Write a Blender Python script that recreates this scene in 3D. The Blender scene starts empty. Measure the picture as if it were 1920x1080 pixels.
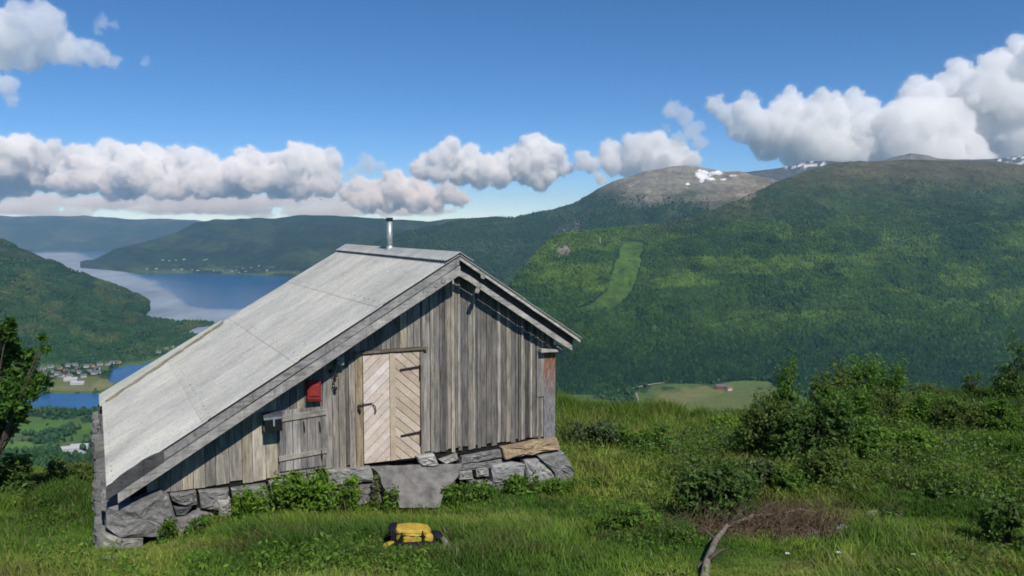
import bpy, bmesh, math, random
import numpy as np
from mathutils import Vector
random.seed(7); RNG = np.random.default_rng(11)
S = bpy.context.scene
COL = S.collection
F = 1500.0; PITCH = math.atan(115 / 1500)
CP, SP = math.cos(PITCH), math.sin(PITCH)

# ------------------------------------------------------------ view geometry of the place (eye at the origin)
def ray(x, y):
    a = (x - 960) / F; b = (540 - y) / F
    return np.array([a, CP + b * SP, -SP + b * CP])
def at(x, y, Y):
    r = ray(x, y); return r * (Y / r[1])
def on_z(x, y, z):
    r = ray(x, y); return r * (z / r[2])
def proj(P):
    P = np.asarray(P, float)
    f = P[..., 1] * CP - P[..., 2] * SP; up = P[..., 1] * SP + P[..., 2] * CP
    return 960 + F * P[..., 0] / f, 540 - F * up / f

# ------------------------------------------------------------ noise
def _h(ix, iy, seed):
    h = (ix.astype(np.int64) * 374761393 + iy.astype(np.int64) * 668265263 + seed * 974711) & 0xffffffff
    h = ((h ^ (h >> 13)) * 1274126177) & 0xffffffff
    return ((h ^ (h >> 16)) & 0xffff) / 65535.0
def vn(x, y, seed=0):
    x = np.asarray(x, float); y = np.asarray(y, float)
    ix = np.floor(x); iy = np.floor(y); fx = x - ix; fy = y - iy
    fx = fx * fx * (3 - 2 * fx); fy = fy * fy * (3 - 2 * fy)
    a = _h(ix, iy, seed); b = _h(ix + 1, iy, seed); c = _h(ix, iy + 1, seed); d = _h(ix + 1, iy + 1, seed)
    return (a * (1 - fx) + b * fx) * (1 - fy) + (c * (1 - fx) + d * fx) * fy
def fbm(x, y, o=4, seed=0):
    s = 0; A = .5; T = 0
    for i in range(o):
        s = s + A * vn(x * 2 ** i + 17.3 * i, y * 2 ** i - 9.1 * i, seed + i); T += A; A *= .5
    return s / T
def sm(a, b, x):
    t = np.clip((x - a) / (b - a), 0, 1); return t * t * (3 - 2 * t)
def inpoly(px, py, poly):
    r = np.zeros(px.shape, bool); n = len(poly)
    for i in range(n):
        x1, y1 = poly[i]; x2, y2 = poly[(i + 1) % n]
        c = (y1 > py) != (y2 > py)
        with np.errstate(divide='ignore', invalid='ignore'):
            xi = (x2 - x1) * (py - y1) / (y2 - y1 + 1e-12) + x1
        r ^= c & (px < xi)
    return r

# ------------------------------------------------------------ objects
def tag(o, label=None, cat=None, group=None, kind=None):
    if label: o['label'] = label
    if cat: o['category'] = cat
    if group: o['group'] = group
    if kind: o['kind'] = kind
    return o
def link(o, parent=None):
    COL.objects.link(o)
    if parent: o.parent = parent
    return o
def empty(name, loc, rz=0):
    o = bpy.data.objects.new(name, None); o.location = loc; o.rotation_euler = (0, 0, rz); o.empty_display_size = .2
    return link(o)
def mk(name, V, Fs, mat, parent=None, smooth=False, vcol=None):
    me = bpy.data.meshes.new(name)
    V = np.asarray(V, np.float32)
    if isinstance(Fs, np.ndarray):
        k = Fs.shape[1]; n = len(Fs)
        me.vertices.add(len(V)); me.vertices.foreach_set('co', V.ravel())
        me.loops.add(n * k); me.loops.foreach_set('vertex_index', Fs.astype(np.int32).ravel())
        me.polygons.add(n); me.polygons.foreach_set('loop_start', np.arange(0, n * k, k, dtype=np.int32))
        me.update(calc_edges=True)
    else:
        me.from_pydata([tuple(map(float, v)) for v in V], [], [list(map(int, f)) for f in Fs]); me.update()
    if smooth: me.polygons.foreach_set('use_smooth', np.ones(len(me.polygons), bool))
    if vcol is not None:
        ca = me.color_attributes.new('Col', 'FLOAT_COLOR', 'POINT')
        c = np.ones((len(V), 4), np.float32); vc = np.asarray(vcol, np.float32); c[:, :vc.shape[1]] = vc
        ca.data.foreach_set('color', c.ravel())
    me.materials.append(mat)
    return link(bpy.data.objects.new(name, me), parent)

class MB:
    """collects pieces, links them as one mesh"""
    def __init__(s): s.V = []; s.F = []; s.C = []
    def add(s, V, Fs, c=(1, 1, 1)):
        n = len(s.V); s.V += [tuple(v) for v in V]; s.F += [[i + n for i in f] for f in Fs]
        s.C += [tuple(c)] * len(V)
    def prism(s, poly, v0, v1, c=(1, 1, 1), jit=0):
        """poly in (u,z), front at v0, back at v1"""
        n = len(poly)
        V = [(p[0], v0 + random.uniform(-jit, jit), p[1]) for p in poly] + [(p[0], v1, p[1]) for p in poly]
        A = sum(poly[i][0] * poly[(i + 1) % n][1] - poly[(i + 1) % n][0] * poly[i][1] for i in range(n))
        Fs = [list(range(n)), list(range(2 * n - 1, n - 1, -1))] + [[i, n + i, n + (i + 1) % n, (i + 1) % n] for i in range(n)]
        if A < 0: Fs = [f[::-1] for f in Fs]
        s.add(V, Fs, c)
    def box(s, x0, x1, y0, y1, z0, z1, c=(1, 1, 1)):
        s.prism([(x0, z0), (x1, z0), (x1, z1), (x0, z1)], y0, y1, c)
    def tube(s, pts, rad, n=6, c=(1, 1, 1)):
        pts = [Vector(p) for p in pts]
        if not isinstance(rad, (list, tuple)): rad = [rad] * len(pts)
        V = []; Fs = []
        for i, p in enumerate(pts):
            d = (pts[min(i + 1, len(pts) - 1)] - pts[max(i - 1, 0)]).normalized()
            a = d.orthogonal().normalized() if i == 0 else (a - d * a.dot(d)).normalized()
            b = d.cross(a)
            for k in range(n):
                t = 2 * math.pi * k / n
                V.append(p + (a * math.cos(t) + b * math.sin(t)) * rad[i])
        for i in range(len(pts) - 1):
            for k in range(n):
                Fs.append([i * n + k, i * n + (k + 1) % n, (i + 1) * n + (k + 1) % n, (i + 1) * n + k])
        Fs.append(list(range(n))[::-1]); Fs.append([(len(pts) - 1) * n + k for k in range(n)])
        s.add(V, Fs, c)
    def build(s, name, mat, parent=None, smooth=False, bevel=0):
        o = mk(name, s.V, s.F, mat, parent, smooth, s.C)
        if bevel:
            m = o.modifiers.new('b', 'BEVEL'); m.width = bevel; m.segments = 2; m.limit_method = 'ANGLE'
        return o

# ------------------------------------------------------------ materials
class NT:
    def __init__(s, name):
        s.m = bpy.data.materials.new(name); s.m.use_nodes = True
        s.t = s.m.node_tree; s.t.nodes.clear(); s.out = s.n('ShaderNodeOutputMaterial')
    def n(s, typ, **kw):
        nd = s.t.nodes.new(typ)
        for k, v in kw.items():
            if k.startswith('i_'):
                key = k[2:]; key = int(key) if key.isdigit() else key.replace('_', ' ')
                if hasattr(v, 'is_output'): s.t.links.new(v, nd.inputs[key])
                else: nd.inputs[key].default_value = v
            else: setattr(nd, k, v)
        return nd
    def l(s, a, b): s.t.links.new(a, b)
    def coord(s, kind='Object'): return s.n('ShaderNodeTexCoord').outputs[kind]
    def noise(s, vec, scale, detail=4, rough=.6, mapping=None):
        if mapping: vec = s.n('ShaderNodeMapping', i_Vector=vec, i_Scale=mapping).outputs[0]
        return s.n('ShaderNodeTexNoise', i_Vector=vec, i_Scale=scale, i_Detail=detail, i_Roughness=rough).outputs[0]
    def ramp(s, fac, stops):
        r = s.n('ShaderNodeValToRGB', i_Fac=fac); e = r.color_ramp.elements
        while len(e) < len(stops): e.new(.5)
        for k, (p, c) in enumerate(stops):
            e[k].position = p; e[k].color = (c[0], c[1], c[2], 1) if isinstance(c, (tuple, list)) else (c, c, c, 1)
        return r.outputs[0]
    def mul(s, a, b, fac=1.0, mode='MULTIPLY'):
        m = s.n('ShaderNodeMix', data_type='RGBA', blend_type=mode)
        for k, v in ((0, fac), (6, a), (7, b)):
            if hasattr(v, 'is_output'): s.l(v, m.inputs[k])
            else: m.inputs[k].default_value = v if not isinstance(v, tuple) else (*v[:3], 1)
        return m.outputs[2]
    def bump(s, h, dist, st=1.0): return s.n('ShaderNodeBump', i_Height=h, i_Distance=dist, i_Strength=st).outputs[0]
    def bsdf(s, color, rough=.8, normal=None, metallic=0, spec=.3):
        b = s.n('ShaderNodeBsdfPrincipled'); 
        for k, v in (('Base Color', color), ('Roughness', rough), ('Metallic', metallic), ('Specular IOR Level', spec)):
            if hasattr(v, 'is_output'): s.l(v, b.inputs[k])
            else: b.inputs[k].default_value = (*v[:3], 1) if isinstance(v, tuple) else v
        if normal is not None: s.l(normal, b.inputs['Normal'])
        s.l(b.outputs[0], s.out.inputs[0]); return b
    def attr(s): return s.n('ShaderNodeAttribute', attribute_name='Col').outputs['Color']

def m_wood(name, stretch=(9, 9, .7), lo=.45, hi=1.35, bd=.004):
    t = NT(name); v = t.coord()
    g = t.noise(v, 3.2, 6, .65, stretch); g2 = t.noise(v, 14, 5, .7, (stretch[0], stretch[1], stretch[2] * .35) if stretch[2] < 2 else (stretch[0] * .35, stretch[1], stretch[2]))
    blot = t.noise(v, 1.9, 6, .7, (3, 3, .9)); dk = t.noise(v, 4, 5, .75, (4, 4, .6))
    c = t.mul(t.attr(), t.ramp(g, [(.25, lo), (.75, hi)]))
    c = t.mul(c, t.ramp(g2, [(.3, .5), (.48, 1.0), (.7, 1.25)]))
    c = t.mul(c, t.ramp(blot, [(.3, (.66, .66, .70)), (.6, (1.08, 1.05, 1.0))]))
    c = t.mul(c, (.30, .27, .24), t.ramp(dk, [(.56, 0), (.70, .75)])); c = t.mul(c, (1.0, .94, .87), .4)
    t.bsdf(c, .85, t.bump(g2, bd, .8), spec=.15); return t.m
def m_plain(name, col, rough=.6, metallic=0, var=.25, scale=12, bump=.002, spec=.3):
    t = NT(name); v = t.coord(); n = t.noise(v, scale, 5)
    c = t.mul((*col, 1), t.ramp(n, [(.3, 1 - var), (.7, 1 + var)]))
    t.bsdf(c, rough, t.bump(n, bump), metallic, spec); return t.m
def m_leaf(name, sat=1.0, trans=.35):
    t = NT(name); c = t.attr(); n = t.noise(t.coord(), 1.3, 3)
    c = t.mul(c, t.ramp(n, [(.3, .72), (.7, 1.25)]))
    d = t.n('ShaderNodeBsdfPrincipled', i_Roughness=.6); t.l(c, d.inputs['Base Color']); d.inputs['Specular IOR Level'].default_value = .12
    tr = t.n('ShaderNodeBsdfTranslucent'); t.l(t.mul(c, (1.1, 1.25, .6)), tr.inputs[0])
    m = t.n('ShaderNodeMixShader', i_0=trans); t.l(d.outputs[0], m.inputs[1]); t.l(tr.outputs[0], m.inputs[2])
    t.l(m.outputs[0], t.out.inputs[0]); return t.m
def m_land(name, sc, bd, lo=.6, hi=1.4, rough=.95):
    t = NT(name); v = t.coord()
    n1 = t.noise(v, sc, 8, .7); n2 = t.noise(v, sc * 5.3, 5, .7)
    c = t.mul(t.attr(), t.ramp(n1, [(.3, lo), (.7, hi)]))
    c = t.mul(c, t.ramp(n2, [(.3, lo), (.7, hi)]))
    h = t.n('ShaderNodeMath', operation='ADD', i_0=n1, i_1=n2).outputs[0]
    t.bsdf(c, rough, t.bump(h, bd, 1.0), spec=.05); return t.m
def m_stone(name):
    t = NT(name); v = t.coord(); a = t.noise(v, 2.2, 8, .65, (1, 1, 2.2)); b = t.noise(v, 11, 6, .75)
    li = t.noise(v, 7, 6, .7)
    c = t.mul(t.attr(), t.ramp(a, [(.3, .55), (.7, 1.3)])); c = t.mul(c, t.ramp(b, [(.3, .65), (.7, 1.25)]))
    c = t.mul(c, (.55, .55, .5), t.ramp(li, [(.60, 0), (.66, .45)]), 'MIX')
    h = t.n('ShaderNodeMath', operation='ADD', i_0=a, i_1=b).outputs[0]
    t.bsdf(c, .9, t.bump(h, .03, 1), spec=.15); return t.m

def m_plain_col(name):
    t = NT(name); v = t.coord(); a = t.noise(v, 5, 5, .65); b_ = t.noise(v, 30, 4, .7)
    c = t.mul(t.attr(), t.ramp(a, [(.3, (.80, .76, .72)), (.65, (1.08, 1.06, 1.05))])); c = t.mul(c, t.ramp(b_, [(.3, .86), (.6, 1.06)]))
    t.bsdf(c, .8, t.bump(b_, .001, .5), spec=.15); return t.m
M = dict(
    wood=m_wood('weathered_planks', lo=.38, hi=1.45), rake=m_wood('weathered_bargeboard', (.9, 9, 2.2), .6, 1.25), pine=m_plain_col('pale_pine'),
    dark=m_plain('dark_gap', (.012, .011, .01), .95), iron=m_plain('rusty_iron', (.035, .026, .02), .7, .3, .4, 40),
    steel=m_plain('galvanised_steel', (.42, .43, .41), .5, .6, .2, 9), black=m_plain('black_painted_tin', (.012, .013, .015), .35, .0, .3, 20, spec=.5),
    red=m_plain('faded_red_paint', (.22, .022, .022), .6, 0, .25, 14), stone=m_stone('lichen_stone'),
    leaf=m_leaf('leaves', trans=.45), grass=m_leaf('grass_blades', trans=.3), bark=m_plain('bark', (.09, .07, .055), .9, 0, .4, 20, .01), paleb=m_plain('pale_bark', (.32, .29, .25), .9, 0, .3, 20, .01),
    twig=m_plain('brown_twigs', (.15, .10, .062), .9, 0, .4, 6), needle=m_land('forest_crowns', .01, 1.0, .75, 1.25),
    ground=m_land('meadow_soil', 1.1, .05), hill=m_land('mountain_ground', .006, 22, .62, 1.4), far=m_land('distant_hill_ground', .0035, 30, .65, 1.35), floor=m_land('valley_ground', .02, .6, .8, 1.2),
    wwall=m_plain('white_boards', (.48, .48, .46), .7, 0, .06), rwall=m_plain('red_boards', (.30, .05, .035), .7, 0, .15), ywall=m_plain('ochre_boards', (.45, .33, .16), .7, 0, .1),
    groof=m_plain('slate_roof', (.12, .12, .125), .7, 0, .2), glass=m_plain('dark_window', (.03, .035, .04), .15, spec=.6),
)
# fibre-cement roof
def m_roof():
    t = NT('fibre_cement_roof'); v = t.coord(); pa = t.noise(v, .7, 5, .6)
    a = t.noise(v, 1.1, 8, .7, (.55, 1, .55)); b = t.noise(v, 26, 4, .8); st = t.noise(v, 2, 6, .7, (.9, 2.2, .9)); sp = t.noise(v, 5.5, 6, .75)
    c = t.mul(t.attr(), t.ramp(a, [(.3, (.74, .75, .78)), (.5, (1, 1, .98)), (.70, (1.16, 1.13, 1.06))]))
    c = t.mul(c, t.ramp(st, [(.3, .86), (.6, 1.05)])); c = t.mul(c, t.ramp(b, [(.35, .84), (.6, 1.06)]))
    c = t.mul(c, (.45, .47, .42), t.ramp(sp, [(.58, 0), (.68, .28)]))
    c = t.mul(c, t.ramp(pa, [(.35, (.93, .92, .91)), (.62, (1.04, 1.03, 1.02))]))
    t.bsdf(c, .8, t.bump(b, .002, .6), spec=.2); return t.m
M['roof'] = m_roof(); M['slab'] = m_plain('worn_slab', (.165, .155, .142), .9, 0, .5, 5, .04)

# ------------------------------------------------------------ near ground
def zg(X, Y):
    X = np.asarray(X, float); Y = np.asarray(Y, float)
    Yc = 22 - 5 * sm(-2, -10, X) + 2 * sm(5, 20, X)
    w = Y * np.where(Y > 0, 22 / Yc, 1) * 1.0
    w = np.where(Y < 12, Y, 12 + (Y - 12) * (22 - 12) / (Yc - 12))
    z = np.interp(w, [-8, 0, 3, 9.7, 12, 16, 22, 26, 40, 100, 820, 1100], [-.1, -1.6, -2.3, -3.87, -4.38, -4.62, -5.02, -5.8, -12, -42, -352.5, -353.5])
    z = z - .56 * sm(.5, 3, X) * sm(14.5, 19, Y) * sm(40, 26, Y) - .24 * sm(4, 8, X) * sm(15, 20, Y)
    z = z - .36 * np.exp(-((X + 5.6) / 1.5) ** 2 - ((Y - 10.4) / 1.3) ** 2) - .12 * np.exp(-((X - .9) / 1.2) ** 2 - ((Y - 13.6) / 1.0) ** 2)
    z = z + .05 * np.clip(X, 0, 14) * sm(8, 20, Y) + .02 * np.clip(X, -14, 0) * sm(10, 18, Y)
    nr = sm(40, 24, Y)
    z = z + nr * (.22 * (fbm(X * .35, Y * .35, 3, 5) - .5) + .10 * (fbm(X * 1.3, Y * 1.3, 3, 9) - .5))
    z = z + nr * sm(3.0, 7, X) * .55 * (fbm(X * .28 + 3, Y * .28, 3, 21) - .5)
    z = z + sm(30, 120, Y) * 14 * (fbm(X * .012, Y * .012, 4, 31) - .5) * sm(900, 500, Y)
    return z
def gpix(px, py, lift=0):
    """where the sight line through a pixel meets the meadow"""
    r = ray(px, py); r = r / r[1]
    t = np.linspace(4, 60, 2800); P = r[None] * t[:, None]
    h = P[:, 2] - zg(P[:, 0], P[:, 1]); k = np.argmax(h < 0) if (h < 0).any() else len(t) - 1
    p = P[k]; return Vector((p[0], p[1], float(zg(p[0], p[1])) + lift))
def pxat(px, Y):
    X = (px - 960) / F * Y * 1.01; return Vector((X, Y, float(zg(X, Y))))

THH = math.radians(27.6); CU, SU = math.cos(THH), math.sin(THH)
HO = np.array([-1.943, 12.7, -3.788])
def hut_local(X, Y):
    dx = X - HO[0]; dy = Y - HO[1]; return dx * CU + dy * SU, -dx * SU + dy * CU

def meadow_col(X, Y):
    n = fbm(X * .45, Y * .45, 4, 40); n2 = fbm(X * 1.6, Y * 1.6, 3, 47)
    g = np.array([.115, .200, .026]); y = np.array([.215, .250, .050]); d = np.array([.062, .128, .020]); br = np.array([.13, .095, .05])
    c = g[None] + (y - g)[None] * (sm(.50, .66, n) * .85)[:, None]
    c = c + (d - c) * (sm(.52, .36, n))[:, None]
    c = c + (br - c) * (sm(.60, .8, n2) * .45)[:, None]
    return c

# ground sheet
na, nb = 520, 420
aa = np.linspace(-1.25, 1.35, na)
yy = np.concatenate([np.linspace(-7, 6, 40), 6 + (np.linspace(0, 1, nb - 40) ** 2.6) * 1094 + np.linspace(0, 18, nb - 40)])
A_, Y_ = np.meshgrid(aa, yy); X_ = A_ * (np.maximum(Y_, 0) + 9)
Z_ = zg(X_.ravel(), Y_.ravel()).reshape(X_.shape)
V = np.stack([X_, Y_, Z_], -1).reshape(-1, 3)
def gridfaces(r, c):
    i = np.arange(r - 1)[:, None] * c + np.arange(c - 1)[None]
    return np.stack([i, i + 1, i + c + 1, i + c], -1).reshape(-1, 4)
cm = meadow_col(V[:, 0], V[:, 1]) * .8
tag(mk('ground', V, gridfaces(nb, na), M['ground'], None, True, cm), kind='structure')

# ------------------------------------------------------------ valley, hills, mountains
WZ = -350.0
WATER = dict(
    fjord=[(-300, 463), (700, 463), (700, 600), (500, 640), (418, 640), (372, 629), (343, 625), (372, 615), (395, 613), (404, 603), (330, 603), (285, 597), (255, 588), (281, 574), (281, 560), (230, 530), (120, 490), (-300, 480)],
    lake=[(203, 716), (212, 692), (240, 685), (262, 684), (290, 675), (318, 662), (345, 650), (420, 640), (420, 700), (330, 716), (240, 722)],
    pond=[(40, 752), (66, 744), (100, 739), (150, 737), (205, 742), (215, 770), (150, 771), (96, 768), (60, 763)])
def paint(px, py, base, spots):
    c = base.copy()
    for (x, y, rx, ry, rot, col, st) in spots:
        ca, sa = math.cos(math.radians(rot)), math.sin(math.radians(rot))
        dx = px - x; dy = py - y; u = (dx * ca + dy * sa) / rx; v = (-dx * sa + dy * ca) / ry
        u = u + (fbm(px * .06, py * .12, 3, 3) - .5) * .8; v = v + (fbm(px * .05, py * .1, 3, 8) - .5) * .8
        w = sm(1.15, .75, np.sqrt(u * u + v * v)) * st
        c = c + (np.array(col)[None] - c) * w[:, None]
    return c

# valley floor
fa = np.concatenate([np.linspace(-2.2, -.72, 30), np.linspace(-.70, -.30, 520), np.linspace(-.29, .1, 60), np.linspace(.105, .40, 260), np.linspace(.42, 2.2, 30)])
fe = np.concatenate([1 / np.linspace(1 / 700, 1 / 2600, 420), np.linspace(2700, 15500, 60)])
A_, Y_ = np.meshgrid(fa, fe); X_ = A_ * Y_
Vx, Vy = X_.ravel(), Y_.ravel()
Pz = np.full(Vx.shape, WZ - .0)
px, py = proj(np.stack([Vx, Vy, Pz], -1))
wat = np.zeros(px.shape, bool)
for k in WATER.values(): wat |= inpoly(px + (fbm(px * .08, py * .2, 2, 4) - .5) * 5, py + (fbm(px * .06, py * .2, 2, 5) - .5) * 3, k)
Pz = np.where(wat, WZ - 8, WZ + 1.5) + np.where(Vy > 3600, -9, 0)
base = np.tile(np.array([.030, .062, .022]), (len(px), 1))
fld = fbm(px * .03, py * .09, 2, 77)
base = base + (np.array([.10, .15, .045]) - base) * (sm(.52, .56, fld) * .8)[:, None]
fields = [(75, 800, 60, 12, -6, (.085, .17, .035), 1), (30, 836, 45, 7, -3, (.10, .19, .045), 1), (160, 805, 42, 11, -22, (.085, .16, .035), 1), (105, 820, 46, 7, -18, (.018, .045, .02), 1),
          (150, 718, 60, 12, -3, (.16, .17, .07), .8), (120, 730, 60, 5, 0, (.17, .19, .07), .9), (195, 722, 30, 9, -15, (.22, .22, .10), .8), (60, 778, 120, 5, 0, (.02, .05, .02), 1), (100, 855, 100, 8, 0, (.02, .045, .02), .9),
          (1325, 752, 118, 27, -2, (.125, .155, .05), 1), (1290, 742, 60, 13, -6, (.20, .19, .075), .6), (1400, 722, 52, 7, 0, (.11, .16, .05), 1), (1420, 735, 40, 9, 0, (.11, .15, .05), 1)]
base = paint(px, py, base, fields)
V = np.stack([Vx, Vy, Pz], -1)
tag(mk('valley_ground', V, gridfaces(len(fe), len(fa)), M['floor'], None, True, base), kind='structure')

def water(name, poly, label, mat, res=None):
    # flat sheet at the water level, covering the outline generously (the land rises through it)
    xs = [p[0] for p in poly]; ys = [p[1] for p in poly]
    gx = np.linspace(min(xs) - 12, max(xs) + 12, 160); gy = np.linspace(min(ys) - 1, max(ys) + 8, 120)
    GX, GY = np.meshgrid(gx, gy)
    P = np.array([on_z(a, b, WZ) for a, b in zip(GX.ravel(), GY.ravel())])
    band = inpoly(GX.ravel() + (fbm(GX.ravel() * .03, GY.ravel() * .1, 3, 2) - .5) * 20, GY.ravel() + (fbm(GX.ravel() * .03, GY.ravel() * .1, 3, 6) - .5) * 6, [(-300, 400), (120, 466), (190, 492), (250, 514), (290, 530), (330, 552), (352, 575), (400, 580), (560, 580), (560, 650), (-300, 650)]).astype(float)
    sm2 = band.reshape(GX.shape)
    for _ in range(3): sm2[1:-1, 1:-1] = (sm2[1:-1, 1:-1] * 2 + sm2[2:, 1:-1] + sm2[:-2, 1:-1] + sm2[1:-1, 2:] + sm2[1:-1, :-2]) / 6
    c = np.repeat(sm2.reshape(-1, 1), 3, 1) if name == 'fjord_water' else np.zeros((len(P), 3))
    f = gridfaces(len(gy), len(gx))[:, ::-1]
    return tag(mk(name, P, f, mat, None, False, c), kind='structure')
def m_water():
    t = NT('water'); v = t.coord(); at_ = t.attr()
    n = t.noise(v, .004, 6, .65, (1, .35, 1)); n2 = t.noise(v, .09, 3, .6)
    r = t.ramp(at_, [(0, .2), (1, .5)])
    c = t.mul((.012, .085, .22, 1), (.27, .32, .37), at_, 'MIX'); sp = t.ramp(at_, [(0, .06), (1, .5)])  # pale band: sky sheen on rippled water painted into the base colour
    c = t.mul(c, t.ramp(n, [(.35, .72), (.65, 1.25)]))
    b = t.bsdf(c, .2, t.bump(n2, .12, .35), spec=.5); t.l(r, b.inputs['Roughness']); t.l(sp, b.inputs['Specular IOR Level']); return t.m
M['water'] = m_water()
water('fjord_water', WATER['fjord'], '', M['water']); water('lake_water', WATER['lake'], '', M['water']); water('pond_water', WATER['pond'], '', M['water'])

LAYERS = {}
def layer(name, crest, foot, mat, colfn, ncol=500, nrow=160, gp=1.2, relief=40, rscale=.002, back=.45, seed=0, xr=None, carve=False, crn=.0015):
    cr = [(ray(x, y)[0] / ray(x, y)[1], ray(x, y)[2] / ray(x, y)[1], D) for x, y, D in crest]
    ca = [c[0] for c in cr]; ce = [c[1] for c in cr]; cd = [c[2] for c in cr]
    fo = [((x - 960) / F, Yf) for x, Yf in foot]
    a = np.linspace(min(ca), max(ca), ncol) if xr is None else np.linspace((xr[0] - 960) / F, (xr[1] - 960) / F, ncol)
    e = np.interp(a, ca, ce); D = np.interp(a, ca, cd); Yf = np.interp(a, [f[0] for f in fo], [f[1] for f in fo])
    e = e + (fbm(a * 60, a * 0, 4, seed + 50) - .5) * crn * 2
    nback = int(nrow * .22); s = np.concatenate([np.linspace(0, 1, nrow - nback), 1 + np.linspace(0, 1, nback + 1)[1:] * .6])
    Sg, Ag = np.meshgrid(s, a, indexing='ij')
    Dg = D[None]; Yg = Yf[None] + (Dg - Yf[None]) * Sg
    Xg = Ag * Yg
    zc = e[None] * Dg; z0 = WZ - 4
    z = z0 + (zc - z0) * np.clip(Sg, 0, 1) ** gp
    rid = fbm(Xg * rscale + seed, Yg * rscale * .6, 5, seed) - .5
    rid2 = np.abs(fbm(Xg * rscale * 2.2, Yg * rscale, 4, seed + 9) - .5) * 2 - .4
    env = np.sin(np.pi * np.clip(Sg, 0, 1)) ** .8
    z = z + env * relief * (rid * 1.6 + rid2 * .6) * np.clip((zc - z0) / 400, .05, 1)
    z = z - np.clip(Sg - 1, 0, 9) * (Dg - Yf[None]) * back
    P = np.stack([Xg, Yg, z], -1).reshape(-1, 3)
    # keep the skyline where the crest is
    px, py = proj(P)
    if carve:
        w = inpoly(px, py, WATER['fjord']) | inpoly(px, py, WATER['lake'])
        P[:, 2] = np.where(w & (P[:, 2] < WZ + 30), WZ - 8, P[:, 2])
    c = colfn(px, py, P, Sg.ravel())
    fc = gridfaces(len(s), ncol)
    o = mk(name, P, fc, mat, None, True, c); tag(o, kind='structure')
    LAYERS[name] = (P, fc, px, py, Sg.ravel())
    return o

def mixc(base, col, w): return base + (np.array(col)[None] - base) * w[:, None]
def c_far(px, py, P, s):
    c = np.tile(np.array([.035, .060, .030]), (len(px), 1))
    c = mixc(c, (.075, .085, .045), sm(.5, .7, fbm(px * .02, py * .06, 4, 3)) * .8)
    c = mixc(c, (.12, .11, .085), sm(.75, 1, s) * sm(.45, .6, fbm(px * .03, py * .1, 3, 12)) * .7)
    return c
layer('far_hills', [(-900, 395, 13500), (-300, 400, 13500), (0, 405, 13500), (60, 406, 13500), (130, 404, 13500), (190, 406, 13600), (250, 411, 13800), (310, 410, 13800), (365, 413, 13600), (500, 424, 13500), (700, 436, 13500), (900, 440, 13500), (1100, 440, 13500)],
      [(-900, 11500), (1100, 11500)], M['far'], c_far, 260, 60, 1.0, 120, .0009, seed=3)
def c_mid(px, py, P, s):
    c = np.tile(np.array([.030, .052, .024]), (len(px), 1))
    c = mixc(c, (.060, .085, .035), sm(.5, .68, fbm(px * .02, py * .05, 4, 13)) * .7)
    low = sm(.16, .03, s)
    c = mixc(c, (.11, .14, .06), low * sm(.45, .6, fbm(px * .04, py * .2, 3, 22)) * .8)
    return c
layer('fjord_hills', [(150, 491, 6900), (176, 486, 6900), (215, 468, 7000), (250, 458, 7100), (290, 449, 7200), (330, 436, 7400), (365, 417, 7600), (400, 412, 7700), (450, 410, 7800), (520, 408, 7900), (570, 403, 7900), (620, 403, 7900), (680, 408, 7900), (740, 411, 7800), (800, 415, 7800), (860, 410, 8000), (920, 405, 8000), (1000, 415, 8000), (1200, 430, 8000)],
      [(150, 6800), (180, 6600), (215, 6350), (245, 6050), (280, 5950), (350, 6000), (430, 5950), (500, 5700), (560, 5500), (1200, 5300)], M['far'], c_mid, 420, 110, .85, 110, .0013, seed=7)
def c_summit(px, py, P, s):
    c = np.tile(np.array([.036, .066, .024]), (len(px), 1))
    n = fbm(px * .018, py * .05, 5, 33)
    c = mixc(c, (.07, .095, .035), sm(.45, .65, n) * .7)
    rock = sm(1080, 1190, px + (n - .5) * 120) * sm(392, 345, py - (px - 1280) * .05 + (n - .5) * 60)
    c = mixc(c, (.27, .25, .20), rock * .9)
    c = mixc(c, (.20, .16, .10), rock * sm(1330, 1420, px) * .5 + rock * sm(340, 375, py) * .3)
    c = mixc(c, (.40, .37, .33), rock * sm(.6, .75, fbm(px * .06, py * .15, 4, 60)) * .5)
    sn = lambda x, y, a, b: sm(1.1, .8, np.hypot((px - x) / a, (py - y) / b) + (fbm(px * .25, py * .5, 3, 61) - .5) * 1.1)
    snow = np.maximum.reduce([sn(1318, 327, 13, 9), sn(1345, 324, 12, 4), sn(1316, 338, 5, 4), sn(1332, 335, 8, 2.5), sn(1290, 345, 5, 2), sn(1356, 336, 6, 2), sn(1375, 330, 7, 2), sn(1053, 382, 4, 2)])
    c = mixc(c, (.85, .87, .9), snow)
    cliff = sm(1.1, .7, np.hypot((px - 1066) / 32, (py - 428 + (px - 1066) * .35) / 13) + (fbm(px * .12, py * .12, 3, 62) - .5) * .9)
    c = mixc(c, (.17, .16, .165), cliff)
    for (x, y, a, b) in ((960, 470, 10, 22), (905, 462, 6, 12), (975, 455, 6, 10)):
        c = mixc(c, (.13, .135, .12), sm(1.1, .5, np.hypot((px - x) / a, (py - y) / b) + (fbm(px * .1, py * .1, 3, 63) - .5)) * .8)
    return c
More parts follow.
